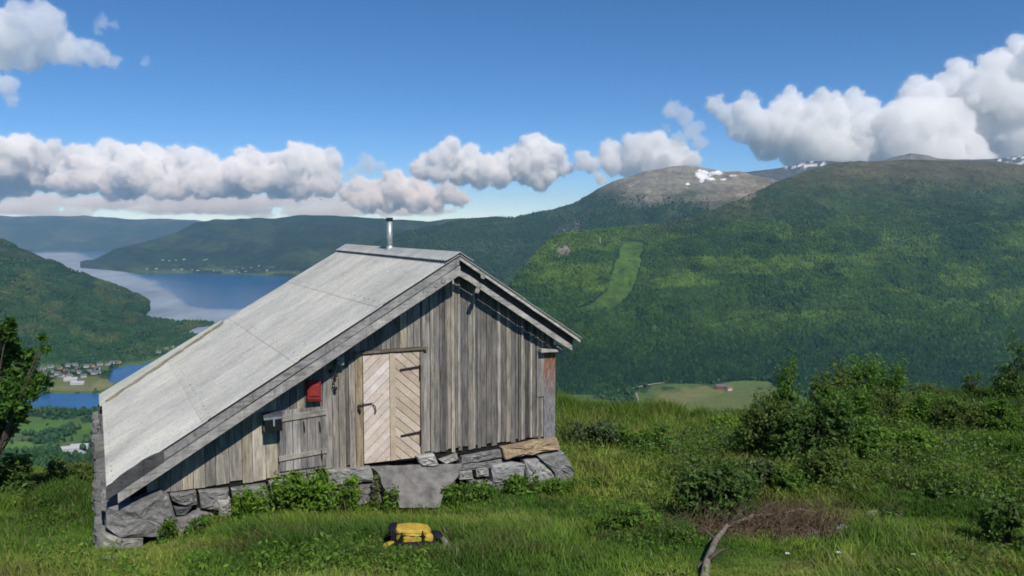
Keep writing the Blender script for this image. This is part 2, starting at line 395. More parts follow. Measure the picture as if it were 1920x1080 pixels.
layer('summit_mountain', [(640, 480, 5200), (700, 455, 5200), (745, 440, 5300), (790, 428, 5400), (850, 415, 5500), (920, 408, 5600), (965, 407, 5600), (1000, 400, 5600), (1030, 394, 5600), (1072, 383, 5600), (1095, 371, 5600), (1120, 355, 5600), (1150, 341, 5600), (1180, 330, 5600), (1215, 320, 5600), (1250, 314, 5600), (1285, 311, 5600), (1310, 313, 5600), (1345, 320, 5600), (1385, 322, 5600), (1430, 331, 5500), (1480, 345, 5500), (1560, 360, 5500), (1800, 400, 5500)],
      [(640, 4300), (900, 3300), (1100, 3000), (1800, 3000)], M['hill'], c_summit, 620, 190, 1.05, 150, .0016, seed=12)
def c_snow(px, py, P, s):
    c = np.tile(np.array([.10, .11, .12]), (len(px), 1))
    c = mixc(c, (.20, .19, .16), sm(1590, 1680, px) * sm(1840, 1760, px))
    n = fbm(px * .09, py * .3, 4, 71)
    c = mixc(c, (.85, .87, .9), sm(.52, .58, n) * (sm(1440, 1470, px) * sm(1550, 1540, px) * sm(318, 312, py) + sm(1855, 1880, px) * .9).clip(0, 1))
    return c
layer('snowy_mountains', [(1330, 330, 6200), (1380, 326, 6200), (1410, 321, 6200), (1440, 318, 6200), (1480, 312, 6200), (1510, 303, 6200), (1545, 301, 6200), (1600, 306, 6200), (1660, 300, 6200), (1675, 294, 6200), (1695, 290, 6200), (1706, 287, 6200), (1722, 289, 6200), (1740, 292, 6200), (1760, 298, 6200), (1820, 299, 6200), (1860, 298, 6200), (1885, 296, 6200), (1925, 290, 6200), (2000, 285, 6200), (2300, 300, 6200)],
      [(1300, 4600), (2300, 4600)], M['hill'], c_snow, 420, 60, 1.0, 60, .003, seed=15, crn=.0007)
def c_big(px, py, P, s):
    n = fbm(px * .012, py * .05, 5, 41); n2 = fbm(px * .03, py * .12, 4, 42)
    c = np.tile(np.array([.020, .050, .015]), (len(px), 1))
    c = mixc(c, (.048, .092, .022), sm(.47, .60, n) * .85)
    up = sm(470, 330, py + (n2 - .5) * 90)
    c = mixc(c, (.050, .082, .026), up * .8)
    c = mixc(c, (.135, .105, .062), sm(365, 315, py + (n2 - .5) * 60) * sm(1480, 1580, px) * .6)
    c = mixc(c, (.125, .105, .055), up * sm(.50, .62, n2) * .5)
    c = mixc(c, (.11, .095, .055), sm(1.2, .6, np.hypot((px - 1330) / 120, (py - 408 + (px - 1330) * .18) / 20) + (n2 - .5)) * .6)
    sw = [(1168, 452), (1206, 455), (1200, 500), (1190, 540), (1165, 570), (1130, 598), (1060, 600), (1075, 585), (1110, 570), (1140, 545), (1150, 500)]
    jx = px + (fbm(px * .1, py * .1, 3, 43) - .5) * 14
    c = mixc(c, (.085, .155, .028), inpoly(jx, py, sw) * sm(600, 560, py))
    c = mixc(c, (.10, .10, .045), inpoly(jx, py, [(1075, 600), (1130, 575), (1160, 590), (1120, 602)]).astype(float) * .7)
    for (x, y, a, b) in ((1057, 470, 12, 9), (1045, 485, 6, 7), (1402, 372, 9, 4), (1410, 366, 8, 5), (1320, 523, 8, 2)):
        c = mixc(c, (.20, .17, .15), sm(1.15, .7, np.hypot((px - x) / a, (py - y) / b) + (fbm(px * .2, py * .2, 3, 44) - .5) * .8))
    for f in fields[-4:]: c = paint(px, py, c, [f])
    return c
layer('forested_mountain', [(880, 640, 2300), (930, 590, 2400), (960, 530, 2500), (985, 500, 2600), (1005, 478, 2650), (1020, 460, 2700), (1040, 443, 2750), (1080, 434, 2850), (1120, 431, 2950), (1180, 426, 3100), (1240, 421, 3200), (1290, 406, 3350), (1340, 392, 3500), (1380, 378, 3600), (1410, 364, 3700), (1445, 345, 3750), (1480, 333, 3800), (1520, 319, 3900), (1560, 307, 4000), (1610, 302, 4100), (1700, 300, 4200), (1780, 301, 4200), (1860, 302, 4200), (1920, 309, 4200), (2100, 322, 4200), (2500, 360, 4000)],
      [(880, 1700), (1000, 1650), (1150, 1640), (1230, 1760), (1440, 1760), (1520, 1640), (2500, 1600)], M['hill'], c_big, 900, 330, 1.15, 120, .0028, seed=21)
def c_left(px, py, P, s):
    n = fbm(px * .02, py * .05, 4, 51)
    c = np.tile(np.array([.026, .060, .022]), (len(px), 1))
    c = mixc(c, (.05, .075, .028), sm(.5, .66, n) * .8)
    c = mixc(c, (.07, .075, .045), sm(1.2, .5, np.hypot((px - 100) / 160, (py - 585) / 14)) * .5)
    return c
layer('left_hill', [(-900, 300, 3300), (-500, 345, 3300), (-200, 398, 3300), (-100, 425, 3300), (0, 450, 3350), (40, 465, 3350), (80, 482, 3380), (130, 504, 3400), (170, 519, 3420), (210, 533, 3450), (245, 547, 3480), (268, 558, 3500), (281, 567, 3520), (286, 585, 3250), (300, 596, 3050), (340, 600, 2990), (404, 602, 2960), (450, 604, 2950), (520, 620, 2800)],
      [(-900, 1900), (0, 2010), (120, 2020), (215, 2020), (250, 2040), (290, 2110), (330, 2280), (400, 2420), (520, 2420)], M['hill'], c_left, 620, 200, 1.0, 90, .003, seed=27, carve=True)

# ------------------------------------------------------------ far-off woods
def tree_template(kind):
    if kind == 0:   # conifer, 6-sided, two tiers
        V = [(0, 0, 1)] + [(.21 * math.cos(t), .21 * math.sin(t), .38) for t in np.arange(5) * 2 * math.pi / 5] + [(.27 * math.cos(t + .6), .27 * math.sin(t + .6), .05) for t in np.arange(5) * 2 * math.pi / 5]
        Fs = [(0, 1 + k, 1 + (k + 1) % 5) for k in range(5)] + [(1 + k, 6 + k, 1 + (k + 1) % 5) for k in range(5)] + [(1 + (k + 1) % 5, 6 + k, 6 + (k + 1) % 5) for k in range(5)]
    else:           # broadleaf, lumpy
        V = [(0, 0, .92)] + [(.36 * math.cos(t), .36 * math.sin(t), .68) for t in np.arange(5) * 2 * math.pi / 5] + [(.42 * math.cos(t + .6), .42 * math.sin(t + .6), .35) for t in np.arange(5) * 2 * math.pi / 5] + [(0, 0, 0)]
        Fs = [(0, 1 + k, 1 + (k + 1) % 5) for k in range(5)] + [(1 + k, 6 + k, 1 + (k + 1) % 5) for k in range(5)] + [(1 + (k + 1) % 5, 6 + k, 6 + (k + 1) % 5) for k in range(5)] + [(11, 6 + (k + 1) % 5, 6 + k) for k in range(5)]
    return np.array(V), np.array(Fs)
def scatter_trees(name, src, n, wfn, hfn, cfn, conif, label, seed):
    P, fc, px, py, s = LAYERS[src] if isinstance(src, str) else src
    rg = np.random.default_rng(seed)
    q = fc; ax = px[q]; ay = py[q]
    area = np.abs(.5 * ((ax[:, 0] - ax[:, 2]) * (ay[:, 1] - ay[:, 3]) - (ax[:, 1] - ax[:, 3]) * (ay[:, 0] - ay[:, 2])))
    cx = ax.mean(1); cy = ay.mean(1); w = (area + .05) * wfn(cx, cy, s[q].mean(1)) * (cx > -60) * (cx < 1990)
    w = w * (s[q].mean(1) < 1.02)
    pr = w / w.sum(); idx = rg.choice(len(q), n, p=pr)
    u = rg.random((n, 1)); v = rg.random((n, 1)); Q = P[q[idx]]
    pos = Q[:, 0] * (1 - u) * (1 - v) + Q[:, 1] * u * (1 - v) + Q[:, 2] * u * v + Q[:, 3] * (1 - u) * v
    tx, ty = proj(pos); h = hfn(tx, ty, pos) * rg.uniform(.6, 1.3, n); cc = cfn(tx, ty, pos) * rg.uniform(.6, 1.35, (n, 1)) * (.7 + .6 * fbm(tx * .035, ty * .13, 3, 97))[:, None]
    isC = rg.random(n) < conif(tx, ty)
    VV = []; FF = []; CC = []; off = 0
    for kind, m in ((0, isC), (1, ~isC)):
        tv, tf = tree_template(kind); k = m.sum()
        if not k: continue
        ang = rg.uniform(0, 6.28, k); c_, s_ = np.cos(ang), np.sin(ang); hh = h[m]
        jit = rg.uniform(.75, 1.25, (k, len(tv), 1))
        T = tv[None] * jit * hh[:, None, None]
        R = np.stack([T[..., 0] * c_[:, None] - T[..., 1] * s_[:, None], T[..., 0] * s_[:, None] + T[..., 1] * c_[:, None], T[..., 2]], -1) + pos[m][:, None]
        VV.append(R.reshape(-1, 3)); FF.append((tf[None] + (np.arange(k) * len(tv))[:, None, None]).reshape(-1, 3) + off); off += k * len(tv)
        kc = cc[m] * (np.array([.72, .82, .95]) if kind == 0 else np.array([1.15, 1.12, .9])); CC.append(np.repeat(kc, len(tv), 0))
    return tag(mk(name, np.concatenate(VV), np.concatenate(FF), M['needle'], None, True, np.concatenate(CC)), label, 'forest', kind='stuff')
sw = [(1164, 450), (1208, 453), (1202, 500), (1192, 540), (1167, 572), (1132, 602), (1055, 606), (1070, 585), (1108, 568), (1138, 545), (1148, 500)]
def infield(x, y):
    w = np.zeros(x.shape)
    for (fx, fy, rx, ry, rot, col, st) in fields[-4:]:
        w = np.maximum(w, np.hypot((x - fx) / rx, (y - fy) / ry) < 1.05)
    return w
def wbig(x, y, s):
    n = fbm(x * .02, y * .07, 4, 42)
    w = sm(340, 500, y + (n - .5) * 160) * .96 + .04
    w = w * (1 - inpoly(x, y, sw) * (y < 585) * .998) * (1 - infield(x, y)) * (1 - .985 * sm(1.2, .9, np.hypot((x - 1055) / 16, (y - 474) / 14)))
    return w * (y < 775)
def hbig(x, y, P): return np.interp(y, [300, 400, 500, 600, 760], [4.5, 6, 9, 12.5, 12])
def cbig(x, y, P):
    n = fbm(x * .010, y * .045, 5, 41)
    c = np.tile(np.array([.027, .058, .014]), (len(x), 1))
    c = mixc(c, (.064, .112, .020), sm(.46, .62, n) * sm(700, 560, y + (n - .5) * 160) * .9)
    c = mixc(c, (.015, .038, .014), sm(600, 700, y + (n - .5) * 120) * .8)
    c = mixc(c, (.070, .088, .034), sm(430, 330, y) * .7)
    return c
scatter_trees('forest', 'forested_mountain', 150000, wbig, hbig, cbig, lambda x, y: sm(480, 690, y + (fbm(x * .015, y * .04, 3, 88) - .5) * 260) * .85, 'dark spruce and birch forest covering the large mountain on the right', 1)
scatter_trees('forest', 'left_hill', 45000, lambda x, y, s: (.25 + sm(.4, .6, fbm(x * .03, y * .08, 3, 52))) * ~(inpoly(x, y, WATER['fjord']) | inpoly(x, y, WATER['lake'])), lambda x, y, P: 9 + 0 * x,
              lambda x, y, P: mixc(np.tile(np.array([.026, .062, .022]), (len(x), 1)), (.055, .080, .030), sm(.5, .64, fbm(x * .02, y * .05, 4, 51))), lambda x, y: .5 + 0 * x, 'green forest on the hill sloping into the fjord at left', 2)
scatter_trees('forest', 'summit_mountain', 30000, lambda x, y, s: sm(360, 440, y + (fbm(x * .03, y * .08, 3, 53) - .5) * 60) * (x < 1330), lambda x, y, P: 11 + 0 * x,
              lambda x, y, P: np.tile(np.array([.030, .060, .024]), (len(x), 1)), lambda x, y: .5 + 0 * x, 'hazy forest on the lower side of the rocky summit mountain', 3)
# valley woods
vp = (np.stack([Vx, Vy, Pz], -1), gridfaces(len(fe), len(fa)), px, py, np.zeros(len(px)))
def wval(x, y, s):
    f = fbm(x * .03, y * .09, 2, 77); w = (f < .52) * .5 + .02
    hed = np.zeros(x.shape)
    for (fx, fy, rx, ry, rot, col, st) in fields[:3] + fields[4:7]: w = w * (1 - .97 * (np.hypot((x - fx) / rx, (y - fy) / ry) < .95))
    w = w + 1.2 * (np.hypot((x - 105) / 46, (y - 820 + (x - 105) * .3) / 7) < 1) + 1.0 * (np.abs(y - 776) < 5) * (x < 190) + 1.1 * (np.abs(y - 862) < 12) * (x < 190)
    w = w * ~(inpoly(x, y, WATER['fjord']) | inpoly(x, y, WATER['lake']) | inpoly(x, y, WATER['pond'])) * (1 - infield(x, y))
    w = w * (1 - .95 * ((np.abs(y - 850) < 8) & (x > 112) & (x < 170))) * (1 - .75 * ((y > 705) & (y < 735) & (x > 30) & (x < 215)))
    return w * (y > 640) * ((x < 420) | (x > 1000))
scatter_trees('woodland', vp, 16000, wval, lambda x, y, P: 8.5 + 0 * x, lambda x, y, P: np.tile(np.array([.028, .066, .024]), (len(x), 1)), lambda x, y: .4 + 0 * x, 'woods and hedgerows between the green fields on the valley floor', 4)

# ------------------------------------------------------------ the hut
hut = empty('mountain_hut', tuple(HO), THH)
tag(hut, 'weathered grey timber hut with long sloping fibre cement roof and stone footing', 'hut')
UA, ZA = 1.06, 3.32
UL, ZL = -4.11, .30
UR, ZR = 3.39, 1.81
VF, VB = -.35, 6.2
def roofz(u): return ZA - (ZA - ZL) / (UA - UL) * (UA - u) if u < UA else ZA - (ZA - ZR) / (UR - UA) * (u - UA)
def pick(l): return random.choice(l)
GREY = [(.235, .225, .21), (.30, .285, .26), (.17, .165, .16), (.36, .34, .30), (.13, .126, .122), (.27, .255, .23), (.20, .185, .165)]
TAN = [(.38, .345, .27), (.33, .305, .25), (.29, .275, .24), (.39, .365, .31), (.22, .21, .195)]
wb = MB(); u = -3.62
while u < 3.0:
    w = random.uniform(.05, .115) if u > .6 else (random.uniform(.14, .2) if u < -1.8 else random.uniform(.10, .16))
    u1 = min(u + w, 3.02)
    skip = u1 > -.50 and u < .50
    if skip and u < -.50: u1 = -.50; skip = False
    if skip and u1 > .50: wb.prism([(u + .003, 1.84), (.497, 1.84), (.497, roofz(.5) - .12), (u + .003, roofz(u) - .12)], -.022, .01, GREY[1]); u = .50; skip = False
    if not skip and u1 - u > .03:
        c = pick(TAN) if u < -1.8 or random.random() < (.25 if u < .5 else .16) else pick(GREY); c = tuple(np.array(c) * random.uniform(.75, 1.15) * (1.2 if u < -1.8 else 1.05))
        zb = random.uniform(-.03, .05) + (.04 if u > .5 else 0)
        if u < -2.6: zb = .02
        v0 = random.choice([-.030, -.018, -.024])
        t0, t1 = roofz(u) - .12, roofz(u1) - .12
        if t0 > zb + .02 or t1 > zb + .02:
            wb.prism([(u + .003, zb), (u1 - .003, zb + random.uniform(-.01, .01)), (u1 - .003, max(t1, zb + .01)), (u + .003, max(t0, zb + .01))], v0, .01, c)
            if random.random() < .3 and u > .55:   # narrow cover strip over the joint
                wb.prism([(u1 - .02, zb + .02), (u1 + .02, zb + .02), (u1 + .02, t1 - .01), (u1 - .02, t1 - .01)], v0 - .016, v0 - .002, pick(GREY))
    elif skip:   # above the door
        u1 = .50 if u1 > .40 else u1
        wb.prism([(u + .003, 1.84), (u1 - .003, 1.84), (u1 - .003, roofz(u1) - .12), (u + .003, roofz(u) - .12)], -.022, .01, pick(GREY + TAN[:2]))
    u = u1
wb.build('gable_wall', M['wood'], hut, bevel=.003)
# walls behind: backing, sides
b = MB(); b.prism([(-3.9, -.05), (3.0, -.05), (3.0, roofz(3.0) - .16), (UA, ZA - .16), (-3.9, roofz(-3.9) - .16)], .012, .06)
b.build('wall_backing', M['dark'], hut)
sw_ = MB(); v = .06
while v < 5.9:
    w = random.uniform(.11, .17); sw_.add([(3.02, v, -.02), (3.02, min(v + w - .006, 5.9), -.02), (3.02, min(v + w - .006, 5.9), 1.78), (3.02, v, 1.78), (2.98, v, -.02), (2.98, min(v + w - .006, 5.9), -.02), (2.98, min(v + w - .006, 5.9), 1.78), (2.98, v, 1.78)], [[0, 1, 2, 3], [7, 6, 5, 4], [0, 4, 5, 1], [3, 2, 6, 7], [0, 3, 7, 4], [1, 5, 6, 2]], pick(GREY)); v += w
sw_.build('side_wall', M['wood'], hut)
b = MB(); b.prism([(-3.9, -.05), (2.97, -.05), (2.97, roofz(2.97) - .1), (UA, ZA - .1), (-3.9, roofz(-3.9) - .1)], 5.88, 5.93, (.2, .19, .18)); b.build('back_wall', M['wood'], hut)
# corrugated roof slopes
def slope(u0, z0, u1, z1, v0, v1, rows, name, lift=0, off=0, col=(.46, .452, .42)):
    nv = int((v1 - v0) / .022); V = []; C = []; Fs = []
    ln = math.hypot(u1 - u0, z1 - z0); nx, nz = -(z1 - z0) / ln, (u1 - u0) / ln
    if nz < 0: nx, nz = -nx, -nz
    for r in range(rows):
        s0, s1 = r / rows, (r + 1) / rows + (.012 if r < rows - 1 else 0)
        tone = random.uniform(.95, 1.05)
        ks = [(s0, .0), (s0 + (s1 - s0) * .5, .005), (s1, .010)]
        for (s, l) in ks:
            for i in range(nv + 1):
                v = v0 + (v1 - v0) * i / nv; wv = .015 * math.sin(v * 2 * math.pi / .13) + l + lift
                sheet = int((v - v0) / 1.02); tt = tone * (.96 + .08 * ((sheet * 7 + r * 3 + off) % 5) / 4)
                V.append((u0 + (u1 - u0) * s + nx * wv, v, z0 + (z1 - z0) * s + nz * wv)); C.append(tuple(np.array(col) * tt))
        n = nv + 1; base = r * 3 * n
        for k in range(2):
            for i in range(nv): a = base + k * n + i; Fs.append([a, a + 1, a + n + 1, a + n] if u1 > u0 else [a, a + n, a + n + 1, a + 1])
    o = mk(name, V, Fs, M['roof'], hut, False, C)
    m = o.modifiers.new('s', 'SOLIDIFY'); m.thickness = .008; m.offset = -1
    return o
slope(UA, ZA, UL, ZL, VF, VB, 4, 'roof_slope'); slope(UA, ZA, UR, ZR, VF, VB, 2, 'roof_slope', off=2)
b = MB(); sn_ = (-(ZA - ZL), (UA - UL)); ln_ = math.hypot(*sn_)
for fr in (.985, .74, .49, .24):
    v = VF + .065
    while v < VB:
        u_ = UA + (UL - UA) * (fr + random.uniform(-.002, .002)); z_ = ZA + (ZL - ZA) * fr; nn = Vector((sn_[0] / ln_, 0, sn_[1] / ln_)); p_ = Vector((u_, v, z_)) + nn * .012; b.tube([p_, p_ + nn * .010], .008, 5); v += .26
tag(b.build('roof_screws', M['iron'], hut), kind='stuff')
# overlapping narrow sheet along the rear edge of the long slope
o = slope(-1.72, roofz(-1.72), UL - .03, roofz(UL - .03), 5.55, VB + .05, 1, 'edge_sheet', .035, 1, (.43, .45, .40))
for vtx in o.data.vertices:
    s = (vtx.co.x - (-1.72)) / (UL + 1.72); vtx.co.y = VB + .05 - (VB + .05 - vtx.co.y) * (.55 + 1.1 * s)
b = MB(); b.tube([(-1.75, VB - .33, roofz(-1.75) + .07), (-4.05, VB - 1.06, roofz(-4.05) + .07)], .022, 5, (.33, .31, .24)); b.build('edge_batten', M['rake'], hut)
# ridge cap
b = MB()
nv = 110
V = []; Fs = []
prof = [(-.24, -.100), (-.12, -.035), (0, .035), (.12, -.045), (.24, -.12)]
for i in range(nv + 1):
    v = VF - .02 + (VB - VF + .04) * i / nv
    for k, (du, dz) in enumerate(prof): V.append((UA + du, v, ZA + dz + .022 + (.012 * math.sin(v * 2 * math.pi / .13) if k in (0, 4) else 0)))
for i in range(nv):
    for k in range(4): a = i * 5 + k; Fs.append([a, a + 1, a + 6, a + 5][::-1])
o = mk('ridge_cap', V, Fs, M['roof'], hut, False, [(.42, .425, .405)] * len(V)); m = o.modifiers.new('s', 'SOLIDIFY'); m.thickness = .01
# bargeboards along the front: upper and lower board on each slope
def barge(u0, u1, top, bot, v0, v1, c, name='bargeboard', seg=10, wob=.006, mat='rake'):
    b = MB()
    us = [u0 + (u1 - u0) * i / seg for i in range(seg + 1)]
    T = [(x, roofz(x) - top + random.uniform(-wob, wob) * .5) for x in us]; B = [(x, roofz(x) - bot + random.uniform(-wob, wob)) for x in us]
    for i in range(seg): b.prism([B[i], B[i + 1], T[i + 1], T[i]] if u1 > u0 else [B[i + 1], B[i], T[i], T[i + 1]], v0, v1, c)
    bmm = b.build(name, M[mat], hut)
    bm = bmesh.new(); bm.from_mesh(bmm.data); bmesh.ops.remove_doubles(bm, verts=bm.verts, dist=.0005); bm.to_mesh(bmm.data); bm.free()
    return bmm
barge(UL + .06, UA, .022, .145, VF + .015, VF + .05, (.29, .29, .29))
barge(UL + .12, UA, .162, .300, VF - .022, VF + .028, (.37, .365, .35))
barge(UA, UR - .02, .016, .060, VF + .005, VF + .045, (.50, .49, .46))
barge(UA + .03, UR - .1, .045, .225, VF + .13, VF + .16, (.085, .085, .085))  # recess board: shade under the roof edge put into its dark colour
barge(UL + .2, UA - .03, .100, .200, VF + .052, VF + .075, (.05, .05, .05), name='gap_light_block')  # added dark backing, stops sunlight passing between the upper and lower boards
barge(UA - .02, UR - .16, .200, .300, VF + .055, VF + .095, (.40, .39, .37))
# notched ends of the ridge pieces
for (cu, cz, r) in ((UA - .30, 2.93, .05), (UA - .42, 2.87, .045), (UA + .34, 2.83, .055), (UA + .40, 2.98, .05), (UA + .30, 2.75, .05)):
    b = MB(); b.prism([(cu + r * math.cos(t) * random.uniform(.7, 1.1), cz + r * math.sin(t) * random.uniform(.8, 1.4)) for t in np.arange(7) * .9], VF - .035, VF - .012, (.30, .29, .27)); b.build('carved_ridge_end', M['rake'], hut, bevel=.006)

# dark board on the lower left end
b = MB()
xs = np.linspace(-4.13, -3.40, 9)
for i in range(8):
    f = [0.0, .03, .05, .055, .05, .06, .05, .03, .0]
    b.prism([(xs[i], roofz(xs[i]) - .155), (xs[i + 1], roofz(xs[i + 1]) - .155), (xs[i + 1], roofz(xs[i + 1]) + f[i + 1]), (xs[i], roofz(xs[i]) + f[i])], VF - .02, VF + .012, (.085, .088, .092))
b.build('patched_board', M['rake'], hut)
# soffit
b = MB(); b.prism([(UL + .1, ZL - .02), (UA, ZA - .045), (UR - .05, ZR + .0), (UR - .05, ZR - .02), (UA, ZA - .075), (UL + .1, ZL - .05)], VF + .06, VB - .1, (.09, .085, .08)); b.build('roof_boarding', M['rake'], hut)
# log ends
b = MB(); b.box(3.03, 3.15, -.10, .08, 1.54, 1.68, (.40, .39, .37)); b.build('beam_end', M['rake'], hut, bevel=.01)
b = MB(); b.box(-.92, -.80, -.16, .0, 1.66, 1.80, (.33, .35, .31)); b.build('beam_end', M['rake'], hut, bevel=.015)
# rusty corner board with its small pale ledge
t = NT('rust_stained_board'); v_ = t.coord(); n = t.noise(v_, 4, 6, .7, (5, 5, .9)); z = t.n('ShaderNodeSeparateXYZ', i_0=v_).outputs[2]
mr = t.n('ShaderNodeMapRange', i_0=z, i_1=.75, i_2=1.5).outputs[0]
fc_ = t.n('ShaderNodeMath', operation='MULTIPLY', i_0=mr, i_1=t.ramp(n, [(.35, 0), (.52, 1)])).outputs[0]
cc_ = t.mul((.24, .23, .23), (.30, .10, .028), fc_, 'MIX'); cc_ = t.mul(cc_, t.ramp(t.noise(v_, 9, 6, .8, (4, 4, .7)), [(.35, .22), (.6, 1.25)])); t.bsdf(cc_, .85, spec=.15)
b = MB(); b.box(2.80, 3.035, -.055, -.033, .02, 1.60); b.build('rusty_board', t.m, hut, bevel=.004)
b = MB(); b.box(2.66, 2.80, -.05, -.033, .8, 1.62, (.30, .29, .27)); b.build('corner_board', M['wood'], hut)
b = MB(); b.prism([(2.68, 1.60), (3.02, 1.585), (3.03, 1.63), (2.69, 1.665)], -.17, -.03, (.42, .40, .36)); b.build('ledge', M['rake'], hut, bevel=.008)

# door -----------------------------------------------------------------
def clip(poly, nx, nz, d):      # keep n.p <= d
    out = []
    for i in range(len(poly)):
        p, q = poly[i], poly[(i + 1) % len(poly)]; a = nx * p[0] + nz * p[1] - d; c = nx * q[0] + nz * q[1] - d
        if a <= 0: out.append(p)
        if (a < 0) != (c < 0) and a != c: t = a / (a - c); out.append((p[0] + (q[0] - p[0]) * t, p[1] + (q[1] - p[1]) * t))
    return out
def dtop(u): return 1.775 - .01 * u
def dbot(u): return .03 - .02 * u
door = MB()
for (ua, ub, sg, cols) in ((-.475, -.045, 1, [(.62, .52, .44), (.66, .57, .49), (.58, .50, .43), (.68, .60, .54)]), (.055, .47, -1, [(.50, .41, .31), (.55, .46, .36), (.47, .385, .295), (.58, .50, .41)])):
    quad = [(ua, dbot(ua)), (ub, dbot(ub)), (ub, dtop(ub)), (ua, dtop(ua))]
    k = -12
    w = .118; sl = math.radians(42)
    nx, nz = (-math.sin(sl) * sg, math.cos(sl))
    while k < 22:
        p = clip(quad, nx, nz, (k + 1) * w - .007); p = clip(p, -nx, -nz, -(k * w + .001)) if len(p) > 2 else []
        if len(p) > 2: door.prism(p, -.052 + random.uniform(-.003, .003), -.03, pick(cols))
        k += 1
door.prism([(-.042, dbot(0)), (.052, dbot(0)), (.052, 1.77), (-.042, 1.775)], -.064, -.028, (.50, .41, .31))
dr = door.build('door', M['pine'], hut, bevel=.002)
b = MB(); b.prism([(-.49, .02), (.49, -.02), (.49, 1.79), (-.49, 1.80)], -.027, -.010); b.build('door_backing', M['dark'], dr)
for zz in (1.50, .42):
    b = MB(); b.prism([(.13, zz - .018), (.46, zz + .006), (.46, zz + .036), (.13, zz + .008)], -.074, -.056); b.prism([(.455, zz - .20), (.480, zz - .20), (.480, zz + .05), (.455, zz + .05)], -.082, -.052); b.build('hinge', M['iron'], dr)
b = MB(); b.tube([(-.58, -.07, .98), (-.50, -.085, 1.0), (-.34, -.075, 1.005)], .009, 6); b.tube([(-.55, -.06, 1.0), (-.56, -.08, .93), (-.54, -.07, .88)], .022, 6); b.build('latch', M['iron'], dr)
b = MB(); b.tube([(-.33, -.06, .98), (-.30, -.10, .95), (-.29, -.10, .87), (-.30, -.06, .83)], .009, 6); b.build('handle', M['iron'], dr)
b = MB(); b.prism([(-.60, 1.80), (.60, 1.795), (.60, 1.83), (-.60, 1.84)], -.085, -.02, (.17, .15, .11)); b.build('lintel', M['rake'], hut)
for (pl_, v0_, c_) in (([(-.60, -.05), (-.49, -.05), (-.485, 1.795), (-.60, 1.795)], -.05, (.36, .30, .20)), ([(-.70, -.05), (-.605, -.05), (-.605, 1.72), (-.70, 1.70)], -.042, (.36, .33, .29)), ([(.485, .0), (.545, .0), (.545, 1.79), (.485, 1.79)], -.05, (.25, .23, .20))):
    b = MB(); b.prism(pl_, v0_, 0, c_); b.build('door_jamb', M['wood'], hut, bevel=.003)
# hatch ----------------------------------------------------------------
b = MB(); x = -1.79
while x < -1.09:
    x1 = min(x + random.uniform(.09, .14), -1.08); b.prism([(x + .004, .10), (x1 - .004, .10), (x1 - .004, 1.03), (x + .004, 1.03)], -.05, -.032, pick([(.26, .25, .24), (.36, .35, .33), (.21, .21, .215)])); x = x1
ht = b.build('hatch', M['wood'], hut)
for (z0, z1) in ((.88, .98), (.28, .36)):
    b = MB(); b.prism([(-1.80, z0 - .02), (-1.07, z0 + .02), (-1.07, z1 + .01), (-1.80, z1 - .02)], -.072, -.052, (.34, .32, .285)); b.build('batten', M['rake'], ht, bevel=.004)
for (x, z) in ((-1.42, .75), (-1.18, .72), (-1.16, .28)):
    b = MB(); b.tube([(x, -.06, z + .08), (x + .005, -.085, z), (x + .01, -.06, z - .08)], .012, 5); b.build('hatch_hook', M['iron'], ht)
# chimney pipe
b = MB(); b.tube([(UA - .02, 3.02, ZA - .1), (UA - .02, 3.02, 3.90)], .058, 14); ch = b.build('stove_pipe', M['steel'], hut, True)
b = MB(); b.tube([(UA - .02, 3.02, 3.90), (UA - .02, 3.02, 3.965)], .07, 14); b.build('pipe_cap', M['black'], ch)
b = MB(); b.tube([(UA - .02, 3.02, ZA - .02), (UA - .02, 3.02, ZA + .09)], [.12, .062], 14); b.build('flashing', M['steel'], ch)

# foundation stones ------------------------------------------------------
def onv(x, y, vv):
    r = ray(x, y); vdir = np.array([-SU, CU, 0]); t = (HO @ vdir + vv) / (r @ vdir); d = r * t - HO
    return (d[0] * CU + d[1] * SU, d[2])
def stone_mesh(poly, v0, v1, seed, rough=.03, rings=3):
    """irregular block from an outline: rounded edges, uneven face"""
    rg = random.Random(seed); n = len(poly)
    P = []
    for i in range(n):   # subdivide outline
        p, q = poly[i], poly[(i + 1) % n]; L = math.hypot(q[0] - p[0], q[1] - p[1]); k = max(1, int(L / .09))
        for j in range(k): t = j / k; P.append((p[0] + (q[0] - p[0]) * t, p[1] + (q[1] - p[1]) * t))
    cx = sum(p[0] for p in P) / len(P); cz = sum(p[1] for p in P) / len(P); m = len(P)
    V = []; Fs = []
    ww = [rg.uniform(-.5, 1) for _ in range(8)]; lv = [(1.0, v1), (1.0, v0 + .03), (.965, v0 + .006), (.80, v0 - .004), (.55, v0 - .012), (.28, v0 - .008)]
    for (s, v) in lv:
        for p in P:
            V.append((cx + (p[0] - cx) * s + rg.uniform(-1, 1) * rough * .25, v + rg.uniform(-1, 1) * rough * (.6 if s < 1 else .1), cz + (p[1] - cz) * s + rg.uniform(-1, 1) * rough * .25))
    V.append((cx, v0 - .005, cz)); A = sum(P[i][0] * P[(i + 1) % m][1] - P[(i + 1) % m][0] * P[i][1] for i in range(m))
    for k in range(len(lv) - 1):
        for i in range(m): Fs.append([k * m + i, k * m + (i + 1) % m, (k + 1) * m + (i + 1) % m, (k + 1) * m + i])
    for i in range(m): Fs.append([(len(lv) - 1) * m + i, (len(lv) - 1) * m + (i + 1) % m, len(V) - 1])
    Fs.append(list(range(m))[::-1])
    if A < 0: Fs = [f[::-1] for f in Fs]
    return V, Fs
SG = (.23, .222, .212); SPALE = (.35, .335, .305); SDARK = (.14, .14, .142)
